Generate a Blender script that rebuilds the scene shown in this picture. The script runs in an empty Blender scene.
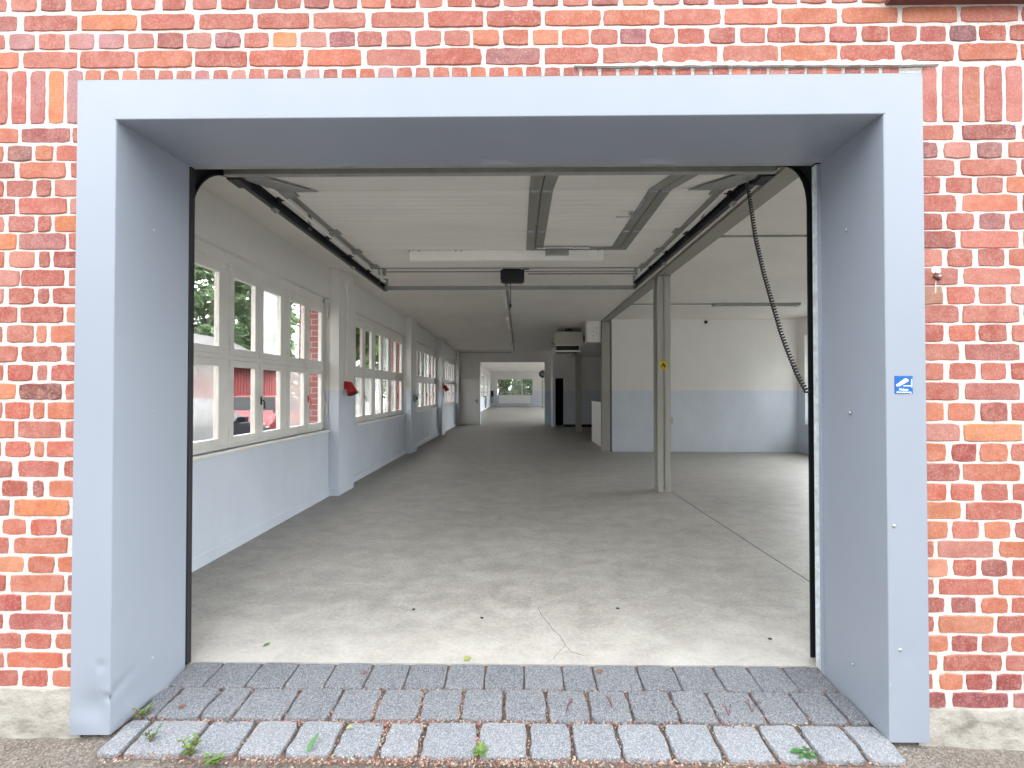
import bpy, bmesh, math, random
from mathutils import Vector, Matrix
R = random.Random(7)
scn = bpy.context.scene
col = scn.collection
PI = math.pi

# ------------------------------------------------------------------ camera model
F, CX, CY, H = 390.0, 515.0, 386.5, 1.53
YAW, PITCH = .0105, .0105

def at(px, py, axis, val):
    """point of the real plane axis=val that shows at photo position px, py"""
    x, y, z = (px - CX) / F, 1.0, -(py - CY) / F
    c, s = math.cos(PITCH), math.sin(PITCH); y, z = c * y - s * z, s * y + c * z
    c, s = math.cos(YAW), math.sin(YAW); x, y = c * x - s * y, s * x + c * y
    d = (x, y, z); o = (0, 0, H); i = 'XYZ'.index(axis)
    t = (val - o[i]) / d[i]
    return Vector([o[k] + t * d[k] for k in range(3)])

def lin(r, g, b):
    f = lambda v: v / 255 / 12.92 if v <= 10 else ((v / 255 + .055) / 1.055) ** 2.4
    return (f(r), f(g), f(b), 1)

# ------------------------------------------------------------------ materials
def new_mat(name):
    m = bpy.data.materials.new(name); m.use_nodes = True
    nt = m.node_tree; nt.nodes.clear()
    out = nt.nodes.new('ShaderNodeOutputMaterial')
    b = nt.nodes.new('ShaderNodeBsdfPrincipled')
    nt.links.new(b.outputs[0], out.inputs[0])
    return m, nt, b

def N(nt, t, **kw):
    n = nt.nodes.new(t)
    for k, v in kw.items():
        if k in n.bl_rna.properties: setattr(n, k, v)
        else: n.inputs[k.replace('_', ' ')].default_value = v
    return n

def worldpos(nt):
    return nt.nodes.new('ShaderNodeNewGeometry').outputs['Position']

def noise(nt, vec, scale, detail=4, rough=.55, dist=0):
    n = nt.nodes.new('ShaderNodeTexNoise')
    n.inputs['Scale'].default_value = scale; n.inputs['Detail'].default_value = detail
    n.inputs['Roughness'].default_value = rough; n.inputs['Distortion'].default_value = dist
    nt.links.new(vec, n.inputs['Vector']); return n.outputs['Fac']

def ramp(nt, fac, stops):
    r = nt.nodes.new('ShaderNodeValToRGB'); e = r.color_ramp.elements
    while len(e) < len(stops): e.new(.5)
    for i, (p, c) in enumerate(stops):
        e[i].position = p
        e[i].color = c if isinstance(c, tuple) else (c, c, c, 1)
    nt.links.new(fac, r.inputs[0]); return r.outputs['Color']

def mix(nt, fac, a, b, mode='MIX'):
    m = nt.nodes.new('ShaderNodeMix'); m.data_type = 'RGBA'; m.blend_type = mode
    for inp, v in ((m.inputs[0], fac), (m.inputs[6], a), (m.inputs[7], b)):
        if isinstance(v, (int, float)): inp.default_value = v
        elif isinstance(v, tuple): inp.default_value = v
        else: nt.links.new(v, inp)
    return m.outputs[2]

def math_(nt, op, a, b=0.0):
    m = nt.nodes.new('ShaderNodeMath'); m.operation = op
    for inp, v in ((m.inputs[0], a), (m.inputs[1], b)):
        if isinstance(v, (int, float)): inp.default_value = v
        else: nt.links.new(v, inp)
    return m.outputs[0]

def bump(nt, b, fac, strength, dist=.01):
    n = nt.nodes.new('ShaderNodeBump'); n.inputs['Strength'].default_value = strength
    n.inputs['Distance'].default_value = dist
    nt.links.new(fac, n.inputs['Height']); nt.links.new(n.outputs[0], b.inputs['Normal'])

def scaled(nt, vec, sx, sy, sz):
    v = nt.nodes.new('ShaderNodeVectorMath'); v.operation = 'MULTIPLY'
    v.inputs[1].default_value = (sx, sy, sz); nt.links.new(vec, v.inputs[0]); return v.outputs[0]

def dim(nt, c, k):
    return mix(nt, 1.0, c, (k, k, k, 1), 'MULTIPLY')

def plain(name, rgb, rough=.5, metal=0.0, var=.08, scale=8, bmp=0, bscale=60):
    m, nt, b = new_mat(name)
    p = worldpos(nt); c = lin(*rgb)
    lo = tuple(v * (1 - var) for v in c[:3]) + (1,); hi = tuple(min(1, v * (1 + var)) for v in c[:3]) + (1,)
    nt.links.new(ramp(nt, noise(nt, p, scale), [(.3, lo), (.7, hi)]), b.inputs['Base Color'])
    b.inputs['Roughness'].default_value = rough; b.inputs['Metallic'].default_value = metal
    if bmp: bump(nt, b, noise(nt, p, bscale), bmp)
    return m

M = {}
# --- brick units: own colour per brick, bloom and pitting
def brick_mat():
    m, nt, b = new_mat('fired_brick')
    a = nt.nodes.new('ShaderNodeAttribute'); a.attribute_name = 'brickcol'
    p = worldpos(nt)
    n1 = noise(nt, p, 22, 6, .65); n2 = noise(nt, p, 110, 4, .7); n3 = noise(nt, p, 9, 3, .6)
    c = mix(nt, math_(nt, 'MULTIPLY', ramp(nt, n1, [(.42, 0.), (.72, 1.)]), .6), a.outputs['Color'], lin(216, 152, 136))
    c = mix(nt, math_(nt, 'MULTIPLY', ramp(nt, n2, [(.50, 0.), (.72, 1.)]), .5), c, lin(232, 196, 184))
    c = mix(nt, math_(nt, 'MULTIPLY', ramp(nt, n3, [(.48, 0.), (.75, 1.)]), .5), c, lin(170, 74, 54))
    c = mix(nt, math_(nt, 'MULTIPLY', ramp(nt, n2, [(.24, 1.), (.40, 0.)]), .7), c, lin(104, 56, 50))
    nt.links.new(dim(nt, c, .58), b.inputs['Base Color']); b.inputs['Roughness'].default_value = .85
    bump(nt, b, noise(nt, p, 140, 5, .7), .5, .004)
    return m
M['brick'] = brick_mat()
def mortar_mat():
    m, nt, b = new_mat('white_mortar'); p = worldpos(nt)
    c = ramp(nt, noise(nt, p, 40, 5, .7), [(.25, lin(196, 186, 174)), (.48, lin(240, 236, 229)), (.8, lin(250, 247, 242))])
    nt.links.new(dim(nt, c, .58), b.inputs['Base Color']); b.inputs['Roughness'].default_value = .9
    bump(nt, b, noise(nt, p, 160, 5, .7), .5, .004); return m
M['mortar'] = mortar_mat()
def brick_tex():
    m, nt, b = new_mat('brick_masonry'); p = worldpos(nt)
    s = nt.nodes.new('ShaderNodeSeparateXYZ'); nt.links.new(p, s.inputs[0])
    u = math_(nt, 'ADD', s.outputs[0], s.outputs[1])
    cb = nt.nodes.new('ShaderNodeCombineXYZ'); nt.links.new(u, cb.inputs[0]); nt.links.new(s.outputs[2], cb.inputs[1])
    t = nt.nodes.new('ShaderNodeTexBrick'); nt.links.new(cb.outputs[0], t.inputs['Vector'])
    t.inputs['Scale'].default_value = 1; t.inputs['Brick Width'].default_value = .25; t.inputs['Row Height'].default_value = .083
    t.inputs['Mortar Size'].default_value = .007
    t.inputs['Color1'].default_value = lin(196, 104, 92); t.inputs['Color2'].default_value = lin(176, 92, 86); t.inputs['Mortar'].default_value = lin(225, 218, 210)
    nt.links.new(dim(nt, t.outputs['Color'], .5), b.inputs['Base Color']); b.inputs['Roughness'].default_value = .9; return m
M['masonry'] = brick_tex()

# --- two-tone wall paint with the blue-grey dado up to eye level
def wall_paint(name, white=(225, 223, 219), dado=(204, 212, 223), line=1.53):
    m, nt, b = new_mat(name); p = worldpos(nt)
    s = nt.nodes.new('ShaderNodeSeparateXYZ'); nt.links.new(p, s.inputs[0])
    wob = math_(nt, 'MULTIPLY', math_(nt, 'SUBTRACT', noise(nt, p, 3), .5), .012)
    zz = math_(nt, 'ADD', s.outputs[2], wob)
    isd = math_(nt, 'LESS_THAN', zz, line)
    n1 = noise(nt, scaled(nt, p, 1, 1, .5), 1.6, 5, .65)
    n2 = noise(nt, p, 14, 5, .7)
    w = ramp(nt, n1, [(.3, lin(*[v - 7 for v in white])), (.7, lin(*white))])
    d = ramp(nt, n1, [(.3, lin(*[v - 8 for v in dado])), (.7, lin(*[v + 4 for v in dado]))])
    d = mix(nt, math_(nt, 'MULTIPLY', ramp(nt, n2, [(.66, 0.), (.74, 1.)]), .35), d, lin(120, 126, 132))
    nt.links.new(mix(nt, isd, w, d), b.inputs['Base Color']); b.inputs['Roughness'].default_value = .6
    bump(nt, b, noise(nt, p, 30, 4), .12, .006); return m
M['wall'] = wall_paint('plaster_two_tone')
M['plaster'] = plain('white_plaster', (226, 222, 214), .8, var=.03, scale=2, bmp=.1)
def ceil_mat():
    m, nt, b = new_mat('ceiling_paint'); p = worldpos(nt)
    n1 = noise(nt, p, .9, 5, .6)
    nt.links.new(ramp(nt, n1, [(.3, lin(214, 210, 203)), (.7, lin(226, 222, 215))]), b.inputs['Base Color'])
    b.inputs['Roughness'].default_value = .8; bump(nt, b, noise(nt, p, 25), .08, .006); return m
M['ceil'] = ceil_mat()

# --- worn power-floated concrete
def concrete_floor():
    m, nt, b = new_mat('worn_concrete'); p = worldpos(nt)
    st = scaled(nt, p, .55, 1.5, 1)
    big = noise(nt, st, .8, 6, .62, .4); mid = noise(nt, scaled(nt, p, .75, 1.25, 1), 4.6, 8, .74, .4); fine = noise(nt, p, 45, 5, .75)
    c = ramp(nt, big, [(.28, lin(134, 130, 122)), (.5, lin(168, 164, 155)), (.72, lin(190, 186, 178))])
    c = mix(nt, .62, c, ramp(nt, mid, [(.32, lin(98, 95, 90)), (.5, lin(170, 166, 159)), (.68, lin(214, 210, 203))]))
    c = mix(nt, .42, c, ramp(nt, fine, [(.3, lin(120, 116, 110)), (.7, lin(208, 204, 196))]))
    s = nt.nodes.new('ShaderNodeSeparateXYZ'); nt.links.new(p, s.inputs[0])
    # paler band along the threshold edge
    edge = math_(nt, 'ADD', s.outputs[1], math_(nt, 'MULTIPLY', mid, -.5))
    c = mix(nt, math_(nt, 'MULTIPLY', ramp(nt, math_(nt, 'MULTIPLY', edge, .2), [(.39, 1.), (.52, 0.)]), .35), c, lin(222, 218, 210))
    nt.links.new(dim(nt, c, .72), b.inputs['Base Color'])
    nt.links.new(ramp(nt, mid, [(.3, .42), (.7, .62)]), b.inputs['Roughness'])
    bump(nt, b, fine, .12, .004); return m
M['floor'] = concrete_floor()
def plinth_mat():
    m, nt, b = new_mat('rough_render'); p = worldpos(nt)
    c = ramp(nt, noise(nt, scaled(nt, p, .7, 1, 1.6), 9, 7, .7), [(.28, lin(150, 142, 130)), (.5, lin(214, 208, 196)), (.75, lin(236, 231, 222))])
    nt.links.new(dim(nt, c, .5), b.inputs['Base Color']); b.inputs['Roughness'].default_value = .9
    bump(nt, b, noise(nt, p, 35, 7, .7), .8, .012); return m
M['plinth'] = plinth_mat()
def asphalt():
    m, nt, b = new_mat('exposed_aggregate'); p = worldpos(nt)
    v = nt.nodes.new('ShaderNodeTexVoronoi'); v.inputs['Scale'].default_value = 130; nt.links.new(p, v.inputs['Vector'])
    hs = nt.nodes.new('ShaderNodeSeparateColor'); nt.links.new(v.outputs['Color'], hs.inputs[0])
    c = ramp(nt, hs.outputs[0], [(.0, lin(118, 106, 98)), (.4, lin(166, 154, 144)), (.75, lin(200, 190, 178)), (1., lin(232, 226, 216))])
    c = mix(nt, .45, c, ramp(nt, noise(nt, p, 3.5, 6, .7), [(.3, lin(128, 112, 102)), (.7, lin(206, 196, 184))]))
    s = nt.nodes.new('ShaderNodeSeparateXYZ'); nt.links.new(p, s.inputs[0])
    e = math_(nt, 'ADD', s.outputs[1], math_(nt, 'MULTIPLY', noise(nt, p, 2, 5), .5))
    c = mix(nt, ramp(nt, math_(nt, 'MULTIPLY', e, .4), [(.52, 1.), (.66, 0.)]), c, lin(150, 146, 142))   # unseen yard beyond the gritty strip, darkened to cut bounce under the lintel
    nt.links.new(dim(nt, c, .29), b.inputs['Base Color']); b.inputs['Roughness'].default_value = .9
    bump(nt, b, v.outputs['Distance'], .7, .006); return m
M['ground'] = asphalt()
def sett_mat():
    m, nt, b = new_mat('granite_sett'); a = nt.nodes.new('ShaderNodeAttribute'); a.attribute_name = 'brickcol'
    p = worldpos(nt)
    v = nt.nodes.new('ShaderNodeTexVoronoi'); v.inputs['Scale'].default_value = 260; nt.links.new(p, v.inputs['Vector'])
    hs = nt.nodes.new('ShaderNodeSeparateColor'); nt.links.new(v.outputs['Color'], hs.inputs[0])
    c = mix(nt, .55, a.outputs['Color'], ramp(nt, hs.outputs[0], [(.0, lin(70, 74, 82)), (.5, lin(154, 158, 166)), (1., lin(240, 243, 248))]))
    n1 = noise(nt, p, 14, 6, .7)
    c = mix(nt, math_(nt, 'MULTIPLY', ramp(nt, n1, [(.5, 0.), (.75, 1.)]), .4), c, lin(196, 196, 196))
    nt.links.new(dim(nt, c, .36), b.inputs['Base Color']); b.inputs['Roughness'].default_value = .75
    bump(nt, b, noise(nt, p, 90, 6, .7), .5, .004); return m
M['sett'] = sett_mat()
M['joint'] = plain('joint_grit', (96, 80, 70), .95, var=.35, scale=90, bmp=.8, bscale=120)
def painted_steel(name, rgb, rough):
    m, nt, b = new_mat(name); p = worldpos(nt)
    c0 = lin(*rgb); c1 = tuple(v * .94 for v in c0[:3]) + (1,)
    c = ramp(nt, noise(nt, scaled(nt, p, 1, 1, .35), 2.2, 5, .6), [(.3, c1), (.7, c0)])
    # chips and scuffs
    sc = ramp(nt, noise(nt, scaled(nt, p, 1, 1, .6), 34, 5, .6), [(.73, 0.), (.78, 1.)])
    c = mix(nt, math_(nt, 'MULTIPLY', sc, .3), c, lin(222, 226, 230))
    nt.links.new(c, b.inputs['Base Color']); b.inputs['Roughness'].default_value = rough
    b.inputs['Specular IOR Level'].default_value = .45
    bump(nt, b, noise(nt, p, 3.5, 2), .05, .02); return m
M['portal'] = painted_steel('grey_blue_steel_paint', (138, 145, 156), .38)
M['galv'] = plain('galvanised_steel', (168, 174, 178), .42, .75, .22, 26)
M['zinc'] = plain('pale_zinc', (196, 202, 205), .5, .1, .2, 30)
M['galv_dull'] = plain('dull_galvanised', (150, 150, 146), .55, .35, .1, 12)
M['black'] = plain('black_rubber', (22, 23, 25), .6, 0, .2)
M['blackmetal'] = plain('black_steel', (40, 42, 46), .45, .5, .15)
M['white'] = plain('white_enamel', (232, 230, 224), .4, 0, .03)
M['whitewood'] = plain('white_window_paint', (226, 224, 218), .45, 0, .05, 5, .06)
M['postgrey'] = plain('grey_steel_paint', (168, 168, 161), .5, 0, .05, 3)
M['beamgrey'] = plain('grey_beam_paint', (140, 137, 127), .55, 0, .05, 3)
M['wicket'] = plain('grey_aluminium', (132, 131, 124), .5, .2, .05, 6)
def door_mat():
    m, nt, b = new_mat('ribbed_white_panel'); p = worldpos(nt)
    w = nt.nodes.new('ShaderNodeTexWave'); w.wave_type = 'BANDS'; w.bands_direction = 'Y'
    w.inputs['Scale'].default_value = 4.2; w.inputs['Distortion'].default_value = 0
    nt.links.new(p, w.inputs['Vector'])
    nt.links.new(ramp(nt, noise(nt, scaled(nt, p, .3, 3, 1), 3), [(.3, lin(214, 210, 203)), (.7, lin(224, 220, 213))]), b.inputs['Base Color'])
    b.inputs['Roughness'].default_value = .4; bump(nt, b, w.outputs['Fac'], .22, .01); return m
M['doorpanel'] = door_mat()
M['red'] = plain('red_plastic', (176, 30, 34), .4)
M['darkred'] = plain('dark_red_plastic', (92, 20, 26), .45)
M['beige'] = plain('beige_enamel', (196, 192, 180), .5, 0, .04)
M['dark'] = plain('doorway_shade_black', (26, 25, 24), .9)
M['darkbrown'] = plain('dark_brown_metal', (104, 58, 50), .6, 0, .2)
M['cable'] = plain('black_cable', (34, 33, 32), .45)
M['yellow'] = plain('yellow_sign', (200, 176, 44), .4, 0, .02)
M['blue'] = plain('blue_sign', (0, 84, 158), .35, 0, .03)
M['signwhite'] = plain('sign_white', (244, 247, 250), .35, 0, .01)
M['leaf'] = plain('weed_leaf', (80, 106, 46), .5, 0, .3, 60)
M['leafdark'] = plain('leaf_green', (54, 96, 46), .5, 0, .3, 60)
M['leafyellow'] = plain('leaf_yellow_green', (140, 148, 84), .5, 0, .15, 60)
M['stemred'] = plain('reddish_stem', (104, 54, 56), .6)
M['litter'] = plain('dry_litter', (116, 80, 68), .9, 0, .5, 70)
M['litterpale'] = plain('pale_litter', (146, 130, 116), .9, 0, .25, 70)
M['crumb'] = plain('grey_crumbs', (128, 118, 108), .9, 0, .3, 60)
M['stone'] = plain('dark_pebble', (62, 58, 54), .9, 0, .3, 60)
M['redboard'] = plain('red_boarding', (132, 50, 48), .7, 0, .15, 4)
M['tarmac'] = plain('dark_tarmac', (84, 82, 80), .95, 0, .2, 3)
M['roof'] = plain('dark_roofing', (70, 66, 66), .8, 0, .15, 5)
M['carblack'] = plain('black_car_paint', (26, 30, 38), .3, 0, .05)
M['carred'] = plain('red_car_paint', (92, 14, 20), .3, 0, .05)
M['carglass'] = plain('car_glass', (14, 17, 20), .25, 0, .05)
for k_ in ('carblack', 'carred', 'carglass'):
    [n for n in M[k_].node_tree.nodes if n.type == 'BSDF_PRINCIPLED'][0].inputs['Specular IOR Level'].default_value = .12
M['tyre'] = plain('tyre_rubber', (30, 30, 30), .8)
M['chrome'] = plain('bright_metal', (190, 192, 196), .2, .9, .03)
M['bark'] = plain('tree_bark', (98, 84, 68), .9, 0, .25, 12, .4, 40)
def foliage(name, a, c):
    m, nt, b = new_mat(name); p = worldpos(nt)
    k = ramp(nt, noise(nt, p, 2.5, 4), [(.3, lin(*a)), (.7, lin(*c))])
    nt.links.new(k, b.inputs['Base Color']); b.inputs['Roughness'].default_value = .6
    t = nt.nodes.new('ShaderNodeBsdfTranslucent'); nt.links.new(k, t.inputs[0])
    mx = nt.nodes.new('ShaderNodeMixShader'); mx.inputs[0].default_value = .4
    o = [n for n in nt.nodes if n.type == 'OUTPUT_MATERIAL'][0]
    nt.links.new(b.outputs[0], mx.inputs[1]); nt.links.new(t.outputs[0], mx.inputs[2]); nt.links.new(mx.outputs[0], o.inputs[0])
    return m
M['foliage'] = foliage('tree_leaves', (46, 70, 34), (96, 122, 62))
M['foliagepale'] = foliage('pale_tree_leaves', (70, 92, 60), (116, 138, 98))
def glass(name, rough, bscale, bst, tint=(247, 248, 248), gl=.1, haze=0.0):
    m, nt, b = new_mat(name); nt.nodes.remove(b)
    o = [n for n in nt.nodes if n.type == 'OUTPUT_MATERIAL'][0]
    t = nt.nodes.new('ShaderNodeBsdfTransparent'); t.inputs[0].default_value = lin(*tint)
    g = nt.nodes.new('ShaderNodeBsdfGlossy'); g.inputs['Roughness'].default_value = max(rough, .03)
    bp = nt.nodes.new('ShaderNodeBump'); bp.inputs['Strength'].default_value = bst; bp.inputs['Distance'].default_value = .01
    p = worldpos(nt); nt.links.new(noise(nt, scaled(nt, p, 1, 1, .5), bscale, 3), bp.inputs['Height']); nt.links.new(bp.outputs[0], g.inputs['Normal'])
    fr = nt.nodes.new('ShaderNodeMixShader'); fr.inputs[0].default_value = gl
    nt.links.new(t.outputs[0], fr.inputs[1]); nt.links.new(g.outputs[0], fr.inputs[2])
    last = fr.outputs[0]
    if haze:
        rf = nt.nodes.new('ShaderNodeBsdfRefraction'); rf.inputs['IOR'].default_value = 1.08; rf.inputs['Roughness'].default_value = .06
        nt.links.new(bp.outputs[0], rf.inputs['Normal'])
        tl = nt.nodes.new('ShaderNodeBsdfTranslucent'); tl.inputs[0].default_value = lin(232, 240, 236)
        m1 = nt.nodes.new('ShaderNodeMixShader'); m1.inputs[0].default_value = .15
        nt.links.new(rf.outputs[0], m1.inputs[1]); nt.links.new(tl.outputs[0], m1.inputs[2])
        m2 = nt.nodes.new('ShaderNodeMixShader'); m2.inputs[0].default_value = haze
        nt.links.new(last, m2.inputs[1]); nt.links.new(m1.outputs[0], m2.inputs[2]); last = m2.outputs[0]
    nt.links.new(last, o.inputs[0]); return m
M['glass'] = glass('old_window_glass', .05, 14, .15)
M['pattern'] = glass('patterned_glass', .2, 70, .9, haze=.55)

# ------------------------------------------------------------------ mesh helpers
class MB:
    def __init__(s): s.bm = bmesh.new(); s.lay = None
    def face(s, pts, mi=0, colr=None):
        vs = [s.bm.verts.new(p) for p in pts]
        f = s.bm.faces.new(vs); f.material_index = mi
        if colr is not None: s.paint(f, colr)
        return f
    def paint(s, f, c):
        if s.lay is None: s.lay = s.bm.loops.layers.float_color.new('brickcol')
        for l in f.loops: l[s.lay] = c
    def box(s, x0, x1, y0, y1, z0, z1, mi=0, bev=0, fm=None):
        """axis box; fm maps a side letter (x X y Y z Z) to another material index"""
        t = bmesh.new()
        v = [t.verts.new((x, y, z)) for x in (x0, x1) for y in (y0, y1) for z in (z0, z1)]
        for key, idx in (('x', (0, 1, 3, 2)), ('X', (4, 6, 7, 5)), ('y', (0, 4, 5, 1)), ('Y', (2, 3, 7, 6)), ('z', (0, 2, 6, 4)), ('Z', (1, 5, 7, 3))):
            f = t.faces.new([v[i] for i in idx]); f.material_index = (fm or {}).get(key, mi)
        if bev: bmesh.ops.bevel(t, geom=t.edges[:], offset=bev, segments=2, affect='EDGES', profile=.6)
        s.merge(t)
    def merge(s, t, mat=None):
        me = bpy.data.meshes.new('tmp'); t.to_mesh(me); t.free()
        if mat is not None: me.transform(mat)
        s.bm.from_mesh(me); bpy.data.meshes.remove(me)
    def obox(s, c, dims, rot, mi=0, bev=0):
        t = MB(); d = [v / 2 for v in dims]
        t.box(-d[0], d[0], -d[1], d[1], -d[2], d[2], mi, bev)
        s.merge(t.bm, Matrix.Translation(c) @ rot.to_4x4())
    def tube(s, pts, r, n=8, mi=0, cap=True):
        pts = [Vector(p) for p in pts]; rr = r if isinstance(r, (list, tuple)) else [r] * len(pts)
        rings = []; up = None
        for i, p in enumerate(pts):
            d = (pts[min(i + 1, len(pts) - 1)] - pts[max(i - 1, 0)]).normalized()
            if up is None:
                up = Vector((0, 0, 1)) if abs(d.z) < .9 else Vector((1, 0, 0))
            u = (up - d * up.dot(d)).normalized(); w = d.cross(u); up = u
            rings.append([s.bm.verts.new(p + (u * math.cos(2 * PI * k / n) + w * math.sin(2 * PI * k / n)) * rr[i]) for k in range(n)])
        for a, b in zip(rings, rings[1:]):
            for k in range(n):
                f = s.bm.faces.new((a[k], a[(k + 1) % n], b[(k + 1) % n], b[k])); f.material_index = mi; f.smooth = n > 5
        if cap:
            for rg in (rings[0][::-1], rings[-1]):
                f = s.bm.faces.new(rg); f.material_index = mi
    def sweep(s, pts, prof, side, mi=0, closed=True):
        """sweep a 2D profile (u along side axis, v along normal in the path plane) on a path"""
        pts = [Vector(p) for p in pts]; side = Vector(side); rings = []
        for i, p in enumerate(pts):
            d = (pts[min(i + 1, len(pts) - 1)] - pts[max(i - 1, 0)]).normalized()
            nrm = side.cross(d).normalized()
            rings.append([s.bm.verts.new(p + side * u + nrm * v) for u, v in prof])
        n = len(prof)
        for a, b in zip(rings, rings[1:]):
            for k in range(n if closed else n - 1):
                f = s.bm.faces.new((a[k], a[(k + 1) % n], b[(k + 1) % n], b[k])); f.material_index = mi
        if closed:
            for rg in (rings[0][::-1], rings[-1]):
                f = s.bm.faces.new(rg); f.material_index = mi
    def prism(s, poly, d, mi=0):
        """poly: list of 3D points, d: extrusion vector"""
        d = Vector(d); a = [s.bm.verts.new(p) for p in poly]; b = [s.bm.verts.new(Vector(p) + d) for p in poly]
        n = len(a)
        fs = [s.bm.faces.new(a[::-1]), s.bm.faces.new(b)] + [s.bm.faces.new((a[k], a[(k + 1) % n], b[(k + 1) % n], b[k])) for k in range(n)]
        for f in fs: f.material_index = mi
    def lathe(s, c, axis, prof, n=20, mi=0):
        """prof: (radius, height along axis)"""
        ax = Vector(axis).normalized(); u = ax.orthogonal().normalized(); w = ax.cross(u); rings = []
        for r, h in prof:
            rings.append([s.bm.verts.new(Vector(c) + ax * h + (u * math.cos(2 * PI * k / n) + w * math.sin(2 * PI * k / n)) * max(r, 1e-4)) for k in range(n)])
        for a, b in zip(rings, rings[1:]):
            for k in range(n):
                f = s.bm.faces.new((a[k], a[(k + 1) % n], b[(k + 1) % n], b[k])); f.material_index = mi; f.smooth = True
        for rg in (rings[0][::-1], rings[-1]):
            f = s.bm.faces.new(rg); f.material_index = mi
    def build(s, name, mats, parent=None, bevel=0):
        if not isinstance(mats, (list, tuple)): mats = [mats]
        bmesh.ops.recalc_face_normals(s.bm, faces=s.bm.faces[:])
        for e in s.bm.edges:
            if len(e.link_faces) == 2 and e.calc_face_angle(0) > 1.15: e.smooth = False
        me = bpy.data.meshes.new(name)
        off = Vector((0, 0, 0))
        if parent is not None:
            q = parent
            while q is not None: off += q.location; q = q.parent
        elif s.bm.verts:
            vs = [v.co for v in s.bm.verts]
            off = Vector(((min(v.x for v in vs) + max(v.x for v in vs)) / 2, (min(v.y for v in vs) + max(v.y for v in vs)) / 2, min(v.z for v in vs)))
        bmesh.ops.translate(s.bm, verts=s.bm.verts[:], vec=-off)
        s.bm.to_mesh(me); s.bm.free()
        for m in mats: me.materials.append(m)
        o = bpy.data.objects.new(name, me); col.objects.link(o)
        if parent is None: o.location = off
        else: o.parent = parent
        if bevel:
            b = o.modifiers.new('bevel', 'BEVEL'); b.width = bevel; b.segments = 2; b.limit_method = 'ANGLE'
        return o

def tag(o, label=None, cat=None, group=None, kind=None):
    if label: o['label'] = label
    if cat: o['category'] = cat
    if group: o['group'] = group
    if kind: o['kind'] = kind
    return o
def empty(name, loc, label, cat, group=None, kind=None):
    o = bpy.data.objects.new(name, None); col.objects.link(o); o.location = loc; o.empty_display_size = .1
    return tag(o, label, cat, group, kind)
def copy_tree(o, parent=None):
    c = o.copy(); col.objects.link(c)
    if parent is not None: c.parent = parent
    for ch in list(o.children): copy_tree(ch, c)
    return c
S = 'structure'

# ================================================================== FRONT BRICK WALL
YB = 1.797                                     # brick face
XL_F, XR_F, ZT_F = -2.043, 1.825, 2.968        # outer edges of the steel surround
pal = [(194, 94, 74), (202, 106, 82), (190, 88, 68), (206, 118, 96), (182, 88, 74), (212, 110, 74), (200, 102, 82), (194, 108, 92), (218, 120, 78), (172, 90, 80), (196, 90, 68), (206, 130, 114), (198, 98, 76), (188, 98, 84)]
ORANGE, DARK, PINK, RED, PALE = (230, 128, 66), (148, 76, 80), (200, 134, 134), (186, 66, 58), (232, 150, 92)
def brick(mb, x0, x1, z0, z1, colr=None, vertical=False):
    colr = colr or R.choice(pal)
    g_ = sum(colr) / 3; dv_ = R.uniform(-10, 8); c = lin(*[max(0, min(255, g_ + (v - g_) * .86 + dv_)) for v in colr])
    x0 -= .0018; x1 += .0018; z0 -= .0022; z1 += .0022
    pts = []; w, h = x1 - x0, z1 - z0
    nx = max(2, int(w / .03)); nz = max(2, int(h / .03)); j = .0022
    for k in range(nx): pts.append((x0 + w * k / nx, z0))
    for k in range(nz): pts.append((x1, z0 + h * k / nz))
    for k in range(nx): pts.append((x1 - w * k / nx, z1))
    for k in range(nz): pts.append((x0, z1 - h * k / nz))
    cx, cz = (x0 + x1) / 2, (z0 + z1) / 2; cr = .006
    out = []
    for x, z in pts:
        # knock the corners off a little
        dx, dz = abs(x - cx) > w / 2 - 1e-5, abs(z - cz) > h / 2 - 1e-5
        if dx and dz: x += math.copysign(cr, cx - x) * R.uniform(.3, 1); z += math.copysign(cr, cz - z) * R.uniform(.3, 1)
        out.append((x + R.uniform(-j, j), z + R.uniform(-j, j)))
    y0 = YB + R.uniform(-.0015, .0025); bm = mb.bm
    ins = [(x + (cx - x) / max(w, .01) * .008, z + (cz - z) / max(h, .01) * .006) for x, z in out]
    a = [bm.verts.new((x, YB + .010, z)) for x, z in out]; b = [bm.verts.new((x, y0 + .003, z)) for x, z in out]; d = [bm.verts.new((x, y0, z)) for x, z in ins]
    n = len(a)
    for r0, r1 in ((a, b), (b, d)):
        for k in range(n):
            f = bm.faces.new((r0[k], r0[(k + 1) % n], r1[(k + 1) % n], r1[k])); f.material_index = 1; mb.paint(f, c)
    f = bm.faces.new(d); f.material_index = 1; mb.paint(f, c)

wb = MB()
# mortar bed / wall core with the doorway left open (plaster inside)
def core(x0, x1, z0, z1): wb.box(x0, x1, YB + .004, 2.14, z0, z1, 0, 0, {'Y': 2})
OPL, OPR, OPT = -1.885, 1.70, 2.83
core(-5.2, OPL, -.3, OPT); core(OPR, 7.3, -.3, OPT); core(-5.2, 7.3, OPT, 4.4)
zrow = lambda py, px=40: at(px, py, 'Y', YB).z
xpix = lambda px, py: at(px, py, 'Y', YB).x
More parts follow.
